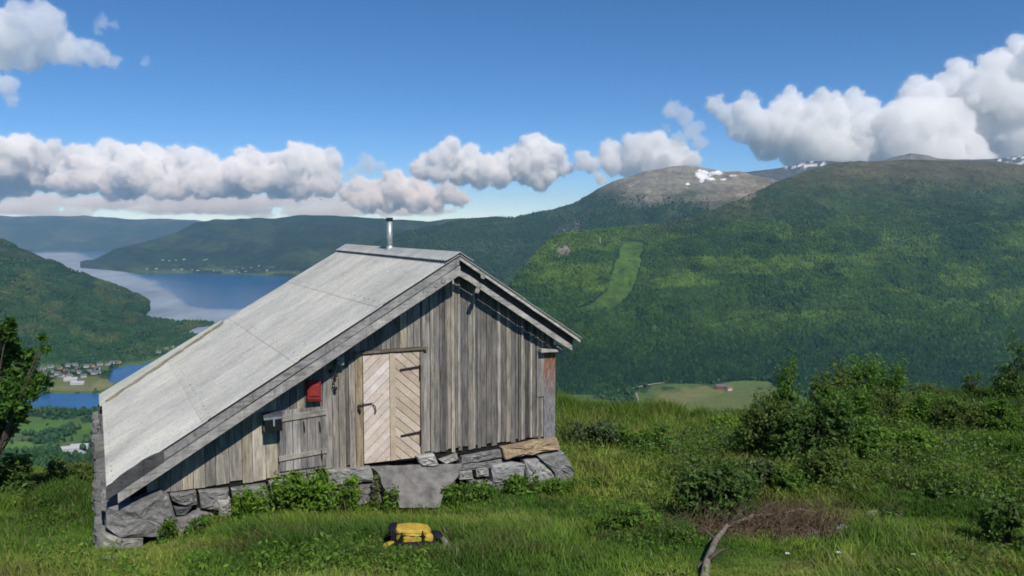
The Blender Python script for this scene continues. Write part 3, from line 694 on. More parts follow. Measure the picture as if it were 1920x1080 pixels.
b = MB(); b.box(-3.95, 3.15, .05, .25, -1.3, -.03, (.3, .3, .3)); b.box(-4.0, -3.8, .1, 6.0, -1.6, .05, (.3, .3, .3)); fnd = b.build('stone_footing', M['dark'], hut)
ST = [
 ([(200, 952), (240, 945), (280, 930), (303, 924), (318, 935), (326, 962), (338, 1000), (300, 1006), (225, 1010), (197, 990)], SG, -.22), ([(190, 1000), (232, 1012), (268, 1010), (270, 1045), (190, 1048)], SPALE, -.24),
 ([(319, 928), (368, 921), (370, 946), (348, 950), (324, 940)], SG, -.10), ([(326, 952), (362, 950), (348, 966), (330, 966)], SDARK, -.08), ([(373, 922), (430, 918), (424, 957), (376, 955)], SG, -.10), ([(408, 938), (432, 936), (434, 968), (412, 968)], SPALE, -.12),
 ([(330, 974), (375, 959), (400, 966), (406, 1005), (338, 1008)], (.28, .26, .25), -.12), ([(400, 972), (436, 975), (418, 1004), (400, 1004)], SDARK, -.14), ([(434, 918), (500, 908), (505, 940), (436, 945)], SG, -.1), ([(505, 905), (600, 892), (604, 925), (510, 935)], SPALE, -.11),
 ([(436, 950), (540, 940), (545, 985), (440, 990)], SDARK, -.13), ([(550, 938), (640, 925), (645, 965), (552, 975)], SG, -.13), ([(612, 884), (697, 876), (704, 902), (620, 912)], SPALE, -.13), ([(640, 915), (750, 905), (752, 940), (648, 950)], (.25, .23, .21), -.16),
 ([(782, 856), (816, 853), (823, 872), (790, 874)], SPALE, -.14), ([(826, 864), (857, 851), (861, 862), (835, 871)], SPALE, -.08), ([(868, 857), (940, 843), (943, 857), (890, 868), (866, 871)], SG, -.07), ([(944, 841), (1010, 828), (1046, 822), (1053, 842), (1000, 852), (948, 862)], (.40, .30, .19), -.16),
 ([(863, 873), (942, 862), (944, 874), (900, 880), (865, 882)], SG, -.09), ([(862, 886), (886, 883), (888, 898), (862, 900)], SPALE, -.12), ([(892, 879), (916, 874), (917, 892), (895, 895)], SPALE, -.10), ([(922, 874), (962, 866), (985, 872), (984, 900), (925, 905)], (.33, .33, .31), -.14),
 ([(985, 864), (1012, 860), (1040, 890), (1038, 912), (990, 908)], (.36, .35, .33), -.15), ([(1010, 856), (1058, 848), (1072, 872), (1086, 905), (1045, 912), (1040, 885)], SG, -.2), ([(880, 902), (985, 908), (985, 935), (880, 935)], SG, -.13), ([(990, 912), (1080, 910), (1090, 935), (990, 935)], SG, -.16)]
for k, (pl, c, v0) in enumerate(ST):
    pz = [onv(x, y, v0) for x, y in pl]; V, Fs = stone_mesh(pz, v0, .12, k + 3)
    mk('stone', V, Fs, M['stone'], fnd, False, [tuple(np.array(c) * random.uniform(.9, 1.1))] * len(V))
# the low stone wall under the eave on the left side
rg = random.Random(5)
v = -.1
while v < 6.0:
    L = rg.uniform(.5, 1.1); z = -1.25
    while z < -.02:
        h = rg.uniform(.16, .34); u0 = -4.05 - rg.uniform(0, .24)
        poly = [(v + .01, z), (v + L * .5, z - .02), (v + L - .01, z), (v + L - .01, z + h - .01), (v + L * .45, z + h + .01), (v + .01, z + h - .02)]
        V, Fs = stone_mesh(poly, 0, .35, int(v * 31 + z * 77) + 900, .04)
        V = [(u0 + b_, a_, c_) for (a_, b_, c_) in V]; Fs = [f[::-1] for f in Fs]
        mk('stone', V, Fs, M['stone'], fnd, False, [tuple(np.array(SG) * rg.uniform(.7, 1.25))] * len(V)); z += h
    v += L

def to_world(u, v, z): return (HO[0] + u * CU - v * SU, HO[1] + u * SU + v * CU, HO[2] + z)
def rootless(name, mb, mat, loc, rz=THH, **k):
    o = mb.build(name, mat, None, **k); o.location = loc; o.rotation_euler = (0, 0, rz); return o
# door slab leaning below the door
pl = [(706, 877), (760, 873), (860, 868), (864, 892), (826, 905), (818, 950), (762, 955), (750, 915), (716, 902)]
rgs = random.Random(4); nx_, ny_ = 16, 14; V = []; Fs = []
for layer_ in (0, 1):
    for jy in range(ny_ + 1):
        t_ = jy / ny_; xl = 694 + (748 - 694) * t_ ** .9 + 4 * math.sin(t_ * 9); xr_ = 866 + (822 - 866) * t_ ** 1.1 + 4 * math.sin(t_ * 7); yt = 874 + (952 - 874) * t_; vv = -.10 - .55 * t_ ** 1.1
        for ix in range(nx_ + 1):
            f_ = ix / nx_; a_, c_ = onv(xl + (xr_ - xl) * f_, yt - 5 * f_ * (1 - t_), vv)
            V.append((a_ + rgs.uniform(-.006, .006), vv + (.09 if layer_ else 0), c_ + rgs.uniform(-.006, .006) - (.08 if layer_ else 0)))
W_ = nx_ + 1; H_ = (ny_ + 1) * W_
for jy in range(ny_):
    for ix in range(nx_): a_ = jy * W_ + ix; Fs.append([a_, a_ + W_, a_ + W_ + 1, a_ + 1]); Fs.append([a_ + H_, a_ + H_ + 1, a_ + H_ + W_ + 1, a_ + H_ + W_])
for ix in range(nx_): Fs.append([ix, ix + 1, ix + 1 + H_, ix + H_]); a_ = ny_ * W_ + ix; Fs.append([a_, a_ + H_, a_ + H_ + 1, a_ + 1])
for jy in range(ny_): a_ = jy * W_; Fs.append([a_, a_ + H_, a_ + H_ + W_, a_ + W_]); a_ += nx_; Fs.append([a_, a_ + W_, a_ + W_ + H_, a_ + H_])
sl_ = mk('stone_slab', V, Fs, M['slab'], None, False, [(.21, .20, .19)] * len(V)); sl_.location = HO; sl_.rotation_euler = (0, 0, THH)
tag(sl_, 'flat grey stone slab standing as a step below the wooden door', 'stone slab')
# wall mounted things
mbx = empty('mailbox', to_world(-1.9, -.03, .80), THH); mbx.location = to_world(-1.90, -.05, .77); tag(mbx, 'black metal mailbox with rounded lid hung on the plank wall', 'mailbox')
b = MB(); b.box(-.125, .125, -.20, 0, 0, .19); b.build('box_body', M['black'], mbx, bevel=.01)
b = MB(); V = []; Fs = []
for i in range(9):
    t = math.pi * i / 8 * .5
    for x in (-.14, .14): V.append((x, -.215 * math.cos(t) if i < 8 else 0, .185 + .085 * math.sin(t)))
for i in range(8): Fs.append([2 * i, 2 * i + 1, 2 * i + 3, 2 * i + 2])
Fs.append([0, 2, 4, 6, 8, 10, 12, 14, 16]); Fs.append([1, 3, 5, 7, 9, 11, 13, 15, 17][::-1]); b.add(V, Fs); o = b.build('lid', m_plain('grey_tin_lid', (.09, .10, .115), .4, .3, .3, 15), mbx); m = o.modifiers.new('s', 'SOLIDIFY'); m.thickness = .008
b = MB(); b.box(-.012, .012, -.232, -.215, .09, .20); b.build('clasp', M['steel'], mbx)
rb = empty('red_wall_box', to_world(-1.26, -.03, 1.15), THH); rb.scale = (.86, .9, .84); tag(rb, 'small faded red wooden box fixed under the roof edge above the hatch', 'wall box')
b = MB(); b.prism([(-.125, .03), (.115, .0), (.12, .34), (-.12, .37)], -.10, 0, (1, 1, 1)); b.build('box_body', M['red'], rb, bevel=.006)
b = MB(); b.prism([(-.095, .09), (.09, .075), (.09, .29), (-.09, .31)], -.116, -.103); b.build('box_lid', m_plain('bright_red_paint', (.27, .03, .028), .55), rb, bevel=.004)
b = MB(); b.prism([(-.13, .0), (.12, -.03), (.12, -.0), (-.13, .03)], -.12, 0); b.build('box_ledge', m_plain('dark_red_paint', (.12, .01, .01), .6), rb)
# hanging chain beside the beam end
ch_ = empty('hanging_chain', to_world(-.95, -.05, 1.28), THH); tag(ch_, 'dark rusty chain with small weights hanging left of the door frame', 'chain')
b = MB()
for i in range(9):
    z = .38 - i * .045; r = .017; x = .015 * math.sin(i * 1.7)
    pts = [(x + (r * math.cos(t) if i % 2 else 0), -.025 + (0 if i % 2 else r * math.cos(t)) - .01, z + r * 1.6 * math.sin(t)) for t in np.linspace(0, 2 * math.pi, 9)]
    b.tube(pts, .006, 5)
b.build('chain_links', M['iron'], ch_)
for (x, z, r) in ((-.05, .30, .03), (.03, .22, .026), (.02, .02, .03)):
    b = MB(); b.tube([(x, -.045, z + r), (x, -.045, z + r * .4), (x, -.045, z - r * .6), (x, -.045, z - r)], [r * .4, r, r * .9, r * .3], 8); b.build('weight', M['iron'], ch_, True)

# ------------------------------------------------------------ backpack
bp = gpix(775, 1022); bpk = empty('backpack', (bp.x, bp.y, bp.z + .015), math.radians(8)); bpk.scale = (.84, .84, .78); tag(bpk, 'yellow and black hiking backpack lying in the grass before the hut', 'backpack')
def fabric(name, col):
    t = NT(name); v = t.coord(); n = t.noise(v, 9, 4); n2 = t.noise(v, 22, 4)
    t.bsdf(t.mul((*col, 1), t.ramp(n, [(.3, .7), (.7, 1.15)])), .75, t.bump(n2, .02, .8), spec=.2); return t.m
yel = fabric('yellow_nylon', (.50, .34, .05)); blk = fabric('black_nylon', (.012, .013, .018))
def lump(name, cx, cy, cz, sx, sy, sz, mat, parent, p=3.2, rot=0, ns=.02, seed=0, tilt=0):
    """soft superellipsoid bag shape"""
    V = []; Fs = []; nu, nv_ = 20, 12; rg = random.Random(seed)
    e = 2 / p
    f = lambda c: math.copysign(abs(c) ** e, c)
    for j in range(nv_ + 1):
        ph = -math.pi / 2 + math.pi * j / nv_
        for i in range(nu):
            th = 2 * math.pi * i / nu
            x = sx * f(math.cos(ph)) * f(math.cos(th)); y = sy * f(math.cos(ph)) * f(math.sin(th)); z = sz * f(math.sin(ph))
            k = 1 + rg.uniform(-ns, ns) * 2; x *= k; y *= k; z *= 1 + rg.uniform(-ns, ns)
            c, s = math.cos(tilt), math.sin(tilt); y, z = y * c - z * s, y * s + z * c
            c, s = math.cos(rot), math.sin(rot); x, z = x * c - z * s, x * s + z * c
            V.append((cx + x, cy + y, cz + z))
    for j in range(nv_):
        for i in range(nu): Fs.append([j * nu + i, j * nu + (i + 1) % nu, (j + 1) * nu + (i + 1) % nu, (j + 1) * nu + i])
    o = mk(name, V, Fs, mat, parent, True, [(1, 1, 1)] * len(V)); m = o.modifiers.new('s', 'SUBSURF'); m.levels = m.render_levels = 1; return o
body = lump('bag_body', 0, .02, .15, .25, .16, .12, yel, bpk, 3, -.10, .05, 1, .2)
lump('back_panel', -.25, .06, .16, .075, .15, .13, blk, bpk, 3.5, .25, .03, 2)
lump('base_panel', .02, -.04, .055, .29, .19, .065, blk, bpk, 3, 0, .04, 3)
lump('front_pocket', -.01, -.135, .135, .135, .05, .075, yel, bpk, 3.5, -.08, .03, 4)
lump('side_pocket', .205, -.12, .12, .065, .055, .075, yel, bpk, 3, -.1, .04, 5)
lump('hood_flap', -.02, .0, .225, .24, .15, .045, yel, bpk, 3.5, -.08, .04, 6)
lump('hip_belt', .33, .05, .09, .09, .12, .05, blk, bpk, 2.6, -.4, .05, 7)
lump('loose_flap', -.34, -.08, .05, .085, .06, .022, yel, bpk, 2.5, .35, .06, 8)
lump('bottle_net', -.04, -.19, .03, .12, .03, .03, fabric('blue_grey_cloth', (.10, .12, .2)), bpk, 2.5, 0, .08, 9)
for (pts, r) in (([(-.17, -.155, .20), (-.02, -.175, .185), (.13, -.165, .17), (.27, -.13, .15)], .011), ([(.125, -.13, .24), (.125, -.19, .18), (.13, -.185, .06)], .011), ([(-.15, -.1, .265), (-.155, -.17, .21), (-.17, -.17, .09), (-.2, -.14, .04)], .010), ([(-.26, -.03, .04), (-.2, -.16, .10), (-.13, -.19, .08)], .016)):
    b = MB(); b.tube(pts, r, 6); b.build('strap', blk, bpk, True)
for (x, z) in ((-.155, .205), (.125, .195)):
    b = MB(); b.box(x - .02, x + .02, -.20, -.175, z - .015, z + .02); b.build('buckle', M['black'], bpk, bevel=.004)
# walking pole strip lying next to the backpack
p0, p1 = gpix(822, 1018, .10), gpix(850, 1048, .06)
b = MB(); b.tube([tuple(p0), tuple((p0 + p1) / 2 + Vector((0, 0, .02))), tuple(p1)], [.028, .03, .018], 6, (1, 1, 1)); o = b.build('bleached_stick', M['paleb'], None); tag(o, 'short bleached stick lying in grass beside the yellow backpack', 'stick')

# ------------------------------------------------------------ plants
def leaves(n, blobs, size, cols, seed, flat=.0, gap=.42, droop=0):
    """n leaf quads in the blobs (x,y,z,rx,ry,rz): shell-biased, clumped, with gaps"""
    rg = np.random.default_rng(seed); B = np.array(blobs, float)
    w = (B[:, 3] * B[:, 4] * B[:, 5]) ** .667; w /= w.sum()
    N = int(n * 2.2); k = rg.choice(len(B), N, p=w); d = rg.normal(size=(N, 3)); d /= np.linalg.norm(d, axis=1)[:, None]
    r = rg.random(N) ** .42; P = B[k, :3] + d * B[k, 3:6] * r[:, None] * (1 + .22 * rg.normal(size=(N, 1)) * .6)
    sc = 1 / max(.15, float(np.mean(B[:, 3]) * .55))
    cl = fbm(P[:, 0] * sc * 1.7 + P[:, 2] * sc * 1.3, P[:, 1] * sc * 1.1 + P[:, 2] * sc * 1.9, 3, seed)
    keep = cl > gap * (.8 + .4 * rg.random(N)); P = P[keep][:n]; cl = cl[keep][:n]; d = d[keep][:n]; N = len(P)
    nr = rg.normal(size=(N, 3)) + d * .5 + np.array([0, 0, .7 + flat]); nr /= np.linalg.norm(nr, axis=1)[:, None]
    t = np.cross(nr, rg.normal(size=(N, 3))); t /= np.linalg.norm(t, axis=1)[:, None]; bt = np.cross(nr, t)
    s = size * rg.uniform(.6, 1.35, (N, 1)); q = np.stack([P - t * s, P + bt * s * .45, P + t * s, P - bt * s * .45], 1).reshape(-1, 3)
    cols = np.array(cols); c = 1.22 * cols[rg.integers(0, len(cols), N)] * rg.uniform(.7, 1.3, (N, 1)) * (.75 + .6 * (cl - .4))[:, None].clip(.5, 1.4)
    return q, np.arange(N * 4).reshape(-1, 4), np.repeat(c, 4, 0)
GREENS = dict(dark=[(.08, .155, .034), (.11, .19, .04), (.06, .12, .03), (.15, .20, .07)], mid=[(.11, .21, .032), (.15, .25, .04), (.085, .17, .03)], bright=[(.15, .27, .03), (.19, .30, .04), (.12, .23, .03)], olive=[(.13, .175, .045), (.16, .20, .05), (.10, .15, .04)], grey=[(.11, .15, .06), (.15, .19, .09), (.08, .12, .05)])
def plant(name, label, cat, base, blobs, n, size, col, seed, group=None, stem_n=5, stem_r=.018, trunk='stem', bark='bark', gap=.42, crown='foliage'):
    """blobs relative to base"""
    t = empty(name, tuple(base)); tag(t, label, cat, group); rg = random.Random(seed)
    q, f, c = leaves(n, blobs, size, GREENS[col] if isinstance(col, str) else col, seed, gap=gap)
    mk(crown, q, f, M['leaf'], t, False, c)
    b = MB()
    for i in range(stem_n):
        bl = blobs[i % len(blobs)]; tx = bl[0] + rg.uniform(-.5, .5) * bl[3]; ty = bl[1] + rg.uniform(-.5, .5) * bl[4]; tz = bl[2] + rg.uniform(.1, .8) * bl[5]
        bx, by = rg.uniform(-.04, .04), rg.uniform(-.04, .04)
        pts = [(bx, by, -.08), (bx + tx * .25 + rg.uniform(-.04, .04), by + ty * .25, tz * .35), (tx * .65, ty * .65 + rg.uniform(-.04, .04), tz * .7), (tx, ty, tz)]
        b.tube(pts, [stem_r, stem_r * .8, stem_r * .5, stem_r * .2], 5)
        for j in range(3):
            u_ = rg.uniform(.4, .9); p = Vector(pts[1]).lerp(Vector(pts[3]), u_); e = p + Vector((rg.uniform(-.6, .6) * bl[3], rg.uniform(-.6, .6) * bl[4], rg.uniform(.0, .5) * bl[5]))
            b.tube([p, (p + e) / 2 + Vector((0, 0, .02)), e], [stem_r * .35, stem_r * .25, stem_r * .1], 4)
    b.build(trunk, M[bark], t)
    return t
def shrub(px, py, Y, wpx, hpx, n, size, col, seed, label, name='willow_shrub', cat='shrub', group=None, lobes=6, gap=.42, conic=0, **kw):
    """a shrub whose foot is seen at px,py; width and height in photo pixels at its distance"""
    base = gpix(px, py) if Y is None else pxat(px, Y); Y = base.y
    if Y is not None: pass
    w = wpx / F * Y / 2; h = hpx / F * Y; rg = random.Random(seed); bl = []
    for i in range(lobes):
        tt = (i + .5) / lobes; zz = h * (.18 + .72 * tt) if conic else h * rg.uniform(.3, .78)
        sp = (1 - tt * .8) if conic else 1
        r = w * rg.uniform(.32, .55) * (sp if conic else 1)
        ox = rg.uniform(-1, 1) * (w - r) * (sp * .5 if conic else 1)
        zz = h * rg.uniform(.35, .68) if not conic else zz; bl.append((ox, rg.uniform(-.5, .5) * (w - r), zz, r * (1.2 if conic else .75), r * .8, h * (.2 if conic else .32)))
    bl.append((0, 0, h * .25, w * .8, w * .6, h * .25))
    return plant(name, label, cat, base, bl, n, size, col, seed, group, gap=gap, stem_n=lobes, **kw)

# left tree: crown lobes given where they stand
Yt = 12.5; tb = pxat(-50, Yt)
bl = []
for (x, y, r) in ((12, 618, 20), (2, 655, 34), (50, 672, 22), (80, 632, 9), (84, 655, 9), (35, 712, 36), (80, 716, 18), (10, 745, 42), (38, 775, 22), (-45, 690, 60), (5, 800, 26), (-60, 620, 50), (-70, 770, 60), (60, 740, 12), (18, 600, 8)):
    p = at(x, y, Yt + random.uniform(-.4, .4)); rr = r / F * Yt; bl.append((p[0] - tb.x, p[1] - tb.y, p[2] - tb.z, rr, rr, rr * .9))
plant('rowan_tree', 'leafy green rowan tree standing left of the hut', 'tree', tb, bl, 10500, .052, [(.065, .14, .024), (.095, .18, .03), (.045, .10, .02)], 3, stem_n=15, stem_r=.028, trunk='trunk', gap=.40, crown='crown')
shrub(15, 945, None, 130, 100, 2600, .045, 'dark', 5, 'dark dense bush growing at the foot of the rowan tree')
shrub(104, 905, None, 70, 60, 700, .04, 'olive', 6, 'thin pale stemmed sapling on the meadow edge left of the hut', name='sapling', bark='paleb', cat='sapling', stem_r=.012)
shrub(150, 908, None, 80, 45, 800, .04, 'olive', 61, 'low olive bush between the sapling and the hut corner')
# leafy clumps against the footing: (x, top y, width) in the photo, standing a given distance in front of the wall
def clump(x, ytop, wpx, vv, n, seed, lb, cl, size=.036):
    u_, zt = onv(x, ytop, vv); wx_, wy_, _ = to_world(u_, vv, 0); zb = float(zg(wx_, wy_)); h = max(.15, HO[2] + zt - zb); w = wpx / F * wy_ / 2; rg = random.Random(seed); bl = []
    for i in range(8):
        rr = w * rg.uniform(.25, .42); ox = rg.uniform(-1, 1) * (w - rr); hz_ = h * (1 - .35 * abs(ox) / w) * rg.uniform(.55, .85)
        bl.append((ox * CU, ox * SU + rg.uniform(-.1, .1), hz_ - .02, rr, min(rr, .22), max(.06, h - hz_) * .8 + .05))
    bl.append((0, 0, h * .3, w * .85, .2, h * .33))
    plant('raspberry_clump' if 'raspberry' in lb else 'herb_clump', lb, 'plant', (wx_, wy_, zb), bl, n, size, cl, seed, 'leafy clumps along the stone footing', stem_n=9, stem_r=.005, gap=.34)
clump(470, 915, 90, -.62, 1500, 9, 'bright green raspberry clump, lowest of those beside the stone footing', 'bright')
clump(570, 880, 150, -.45, 2600, 10, 'broad bright raspberry clump below the wooden hatch', 'bright')
clump(650, 892, 60, -.45, 700, 11, 'small raspberry clump right of the broad one, left of the stone slab', 'bright')
clump(312, 970, 44, -.50, 420, 12, 'narrow green herb against the largest footing boulder', 'mid')
clump(375, 972, 66, -.50, 650, 13, 'leafy herb between footing stones and the raspberry clump', 'mid')
clump(705, 882, 20, -.35, 120, 14, 'thin weed growing between slab and pale footing stone', 'olive')
clump(735, 905, 36, -.55, 240, 141, 'small herb at the left edge of the stone slab', 'mid')
clump(880, 902, 120, -.55, 1100, 15, 'low green clump just right of the stone slab', 'mid')
clump(975, 892, 110, -.45, 1200, 16, 'green clump in the middle of the footing right of the door', 'mid')
clump(1050, 900, 90, -.60, 800, 17, 'low clump of leaves under the right hut corner', 'mid')
clump(1115, 915, 80, -.6, 500, 18, 'small leafy clump just beyond the right hut corner', 'mid')
# right hand shrubs
R = [(1478, 820, None, 110, 140, 2600, 'mid', 'upright green shrub with pointed top left of the wide olive shrub'), (1552, 800, None, 100, 118, 2400, 'olive', 'wide olive green shrub on the crest in front of the spruce forest'), (1618, 768, 23.5, 90, 118, 2200, 'mid', 'rounded mid green shrub right of the wide olive shrub on the crest'), (1672, 762, 24, 76, 92, 1500, 'mid', 'small round shrub right of the rounded mid green shrub'),
     (1905, 760, 22.5, 120, 120, 2800, 'dark', 'tall dark shrub on the crest at the right edge'), (1828, 765, 24, 70, 50, 800, 'olive', 'small olive shrub left of the tall dark shrub'), (1735, 770, 24, 60, 45, 700, 'olive', 'low olive shrub in the gap of the crest line'),
     (1420, 860, None, 120, 110, 2300, 'olive', 'brownish olive shrub at the left end of the shrub mass'), (1515, 872, None, 170, 120, 3600, 'dark', 'largest dark shrub in the middle of the slope'), (1610, 862, None, 120, 80, 1900, 'mid', 'green shrub touching the right side of the largest dark shrub'),
     (1692, 858, None, 110, 50, 1500, 'bright', 'glowing yellow green bush beside the white flowers'), (1700, 800, None, 90, 42, 1000, 'bright', 'small bright green bush higher up the slope than the yellow green one'), (1358, 812, None, 80, 34, 800, 'bright', 'low bright green bush on the crest below the distant field'),
     (1110, 842, None, 150, 58, 1900, 'grey', 'broad grey green leafy patch right of the hut wall'), (1205, 850, None, 120, 52, 1500, 'mid', 'low dark leafy patch beside the grey green patch'), (1345, 985, None, 180, 118, 4200, 'dark', 'dark glossy willow bush in front with bare twigs at its foot'), (1425, 925, None, 110, 70, 1400, 'grey', 'pale leaved willow touching the dark glossy bush'),
     (1445, 790, None, 80, 62, 1300, 'olive', 'loose olive shrub behind the pointed shrub at the crest'), (1590, 815, None, 110, 92, 2000, 'mid', 'fresh green shrub filling the middle of the crest band'), (1650, 805, None, 100, 84, 1800, 'olive', 'yellowish shrub between the crest band and the bright bush'), (1740, 800, None, 110, 62, 1700, 'mid', 'spreading green shrub below the low olive one'),
     (1800, 815, None, 120, 66, 1700, 'olive', 'wide yellowish undergrowth shrub on the right half of the slope'), (1870, 810, None, 110, 70, 1700, 'mid', 'green shrub right under the tall dark shrub'), (1560, 905, None, 130, 60, 1500, 'olive', 'low olive shrub above the brushwood'), (1480, 930, None, 90, 50, 1000, 'mid', 'small green shrub between glossy willow and brushwood'),
     (1765, 930, None, 100, 30, 700, 'dark', 'flat dark juniper patch on the open slope'), (1885, 1030, None, 120, 95, 1800, 'dark', 'dark bush in the lower right corner'), (1670, 990, None, 70, 34, 500, 'dark', 'small dark heather bush right of the grey rocks'), (1180, 1000, None, 110, 50, 700, 'mid', 'low green herb bush on the lawn between backpack and willow')]
for k, (x, y, Y, w, h, n, cl, lb) in enumerate(R):
    shrub(x, y, Y, w * 1.15, h * 1.15, int(n * 1.7), .036 if y > 900 else .042, cl, 100 + k, lb, gap=.47, lobes=10, conic=('upright' in lb or 'tall' in lb), group='shrubs on the right hand slope')
# understorey of small shrubs over the right slope: one countless cover
rgc = np.random.default_rng(77); bl = []
while len(bl) < 620:
    X = rgc.uniform(1.2, 17); Y = rgc.uniform(11, 25); x, y = proj(np.array([X, Y, float(zg(X, Y))]))
    if x < 1075 or (x < 1250 and y > 860) or x > 2000: continue
    if vn(X * .5, Y * .5, 92) < (.36 if y < 900 else .52): continue
    if 1290 < x < 1620 and y > 930: continue
    r = rgc.uniform(.14, .46); bl.append((X, Y, float(zg(X, Y)) + r * .4, r * 1.3, r * 1.1, r * .7))
q, f, c = leaves(95000, bl, .032, GREENS['mid'] + GREENS['olive'] + GREENS['grey'] + GREENS['bright'][:1], 93, gap=.38)
tag(mk('ground_cover', q, f, M['leaf'], None, False, c), 'low heather and bilberry cover over the right hand slope', 'ground cover', kind='stuff')
# low broad-leaved herbs in the grass
bl = []
while len(bl) < 520:
    X = rgc.uniform(-8, 12); Y = rgc.uniform(6.5, 16); x, y = proj(np.array([X, Y, float(zg(X, Y))])); u, v = hut_local(X, Y)
    if (-4.6 < u < 3.3 and v > -.5) or math.hypot(X - bp.x, Y - bp.y + .2) < .7 or vn(X * .6, Y * .6, 95) < .45 or (1290 < x < 1640 and y > 930): continue
    r = rgc.uniform(.08, .26); bl.append((X, Y, float(zg(X, Y)) + r * .35 + .04, r * 1.4, r * 1.2, r * .5 + .03))
q, f, c = leaves(42000, bl, .026, GREENS['mid'] + GREENS['bright'] + GREENS['olive'], 96, gap=.36)
tag(mk('meadow_herbs', q, f, M['leaf'], None, False, c), 'low broad leaved herbs mixed into the meadow grass', 'herbs', kind='stuff')
# dead twigs, dead branch, rocks
base = gpix(1470, 1000); 
b = MB(); rgt = random.Random(8)
for i in range(1500):
    x = rgt.gauss(-.1, .62); y = rgt.gauss(.25, .38); z = float(zg(base.x + x, base.y + y)) - base.z + .03; a = rgt.uniform(-3.1, 3.1); L = rgt.uniform(.12, .36)
    e = Vector((math.cos(a) * L, math.sin(a) * L * .7, rgt.uniform(-.03, .40)))
    b.tube([(x, y, z), Vector((x, y, z)) + e * .5 + Vector((0, 0, .03)), Vector((x, y, z)) + e], [.005, .0035, .0015], 3, (1, 1, 1))
tw = b.build('dead_brushwood', M['twig'], None); tw.location = base; tag(tw, 'reddish brown heap of dead twigs behind the bleached branch', 'brushwood', kind='stuff')
pts = [gpix(1318, 1100, .0), gpix(1325, 1062, .05), gpix(1342, 1030, .11), gpix(1362, 1008, .15), gpix(1385, 1000, .15), gpix(1412, 994, .20), gpix(1450, 992, .20), gpix(1500, 984, .22), gpix(1565, 988, .12)]
M['limb'] = m_plain('grey_brown_bark', (.20, .165, .125), .9, 0, .5, 9, .02)
db = empty('dead_branch', tuple(pts[0])); tag(db, 'thick bleached dead branch arching out of the grass at the bottom', 'branch')
b = MB(); b.tube([p - pts[0] for p in pts], [.040, .038, .034, .030, .027, .023, .019, .014, .006], 8); b.build('limb', M['limb'], db, True)
for (i, dx, dy, dz, r) in ((1, .25, .1, .10, .03), (2, -.2, .1, .12, .02), (3, .3, .2, -.02, .018), (4, .22, -.12, .05, .014), (5, .35, .1, .16, .013), (6, .3, -.12, .10, .012), (6, .25, .15, .22, .010), (7, .3, .1, .12, .009), (3, .3, .12, .20, .013), (1, -.18, -.2, -.03, .03)):
    b = MB(); p = pts[i] - pts[0]; b.tube([p, p + Vector((dx, dy, dz)) * .6 + Vector((0, 0, .03)), p + Vector((dx, dy, dz))], [r, r * .6, r * .2], 6); b.build('side_branch', M['bark'], db, True)
def rock(x, y, w, h, label, seed, c=SPALE, group=None, name='rock'):
    p = gpix(x, y); rg = random.Random(seed); s = p.y / F
    bm = bmesh.new(); bmesh.ops.create_icosphere(bm, subdivisions=3, radius=1)
    for v in bm.verts:
        k = 1 + .28 * (float(vn(v.co.x * 1.6 + seed, v.co.y * 1.6 + v.co.z * 1.9, seed)) - .5) + .12 * (float(vn(v.co.x * 5 + seed, v.co.y * 5 + v.co.z * 5, seed)) - .5)
        v.co *= k; v.co.x *= w * s / 2; v.co.y *= w * s / 2.6; v.co.z *= h * s * .7
    me = bpy.data.meshes.new(name); bm.to_mesh(me); bm.free(); ca = me.color_attributes.new('Col', 'FLOAT_COLOR', 'POINT')
    for d in ca.data: d.color = (*c, 1)
    me.materials.append(M['stone']); o = link(bpy.data.objects.new(name, me)); o.location = p; o.rotation_euler = (0, 0, rg.uniform(0, 3)); tag(o, label, 'rock', group)
rock(1578, 1000, 40, 22, 'pale grey rock at the right end of the brushwood', 1); rock(1520, 1004, 60, 14, 'low flat grey rock in front of the brushwood', 2, SG); rock(1448, 1008, 36, 10, 'small flat stone left of the low flat rock', 3, SG)
rock(1640, 968, 40, 14, 'pale half buried stone above the grey rock by the heather', 4); rock(665, 945, 26, 14, 'pale stone in the grass under the raspberry clump', 5); rock(205, 655 + 400, 50, 14, 'low stone in grass below the corner boulder', 6, SG); rock(1540, 838, 30, 12, 'tiny stone between the shrubs on the slope', 7, SG)
# white flowers
for k, (x, y) in enumerate(((1762, 845), (1772, 850), (1778, 855), (1474, 1070), (1570, 1068), (1710, 1072))):
    p = gpix(x, y); p.z -= .03; fl = empty('white_flower', tuple(p)); lb = ['white meadow flower by the yellow green bush on the slope', 'white meadow flower at the bottom edge of the grass'][k > 2]
    tag(fl, lb, 'flower', ['flowers by the yellow green bush', 'flowers at the bottom edge'][k > 2])
    b = MB(); b.tube([(0, 0, 0), (.01, 0, .2)], .003, 4, (.06, .11, .02)); b.build('stem', M['leaf'], fl)
    V = []; Fs = []
    for j in range(7):
        a = j * .897; V += [(.01 + math.cos(a) * .004, math.sin(a) * .004, .2), (.01 + math.cos(a - .3) * .026, math.sin(a - .3) * .026, .212), (.01 + math.cos(a + .3) * .026, math.sin(a + .3) * .026, .212)]; Fs.append([3 * j, 3 * j + 1, 3 * j + 2])
    mk('petals', V, Fs, m_plain('white_petal', (.75, .75, .72)) if k == 0 else bpy.data.materials['white_petal'], fl)

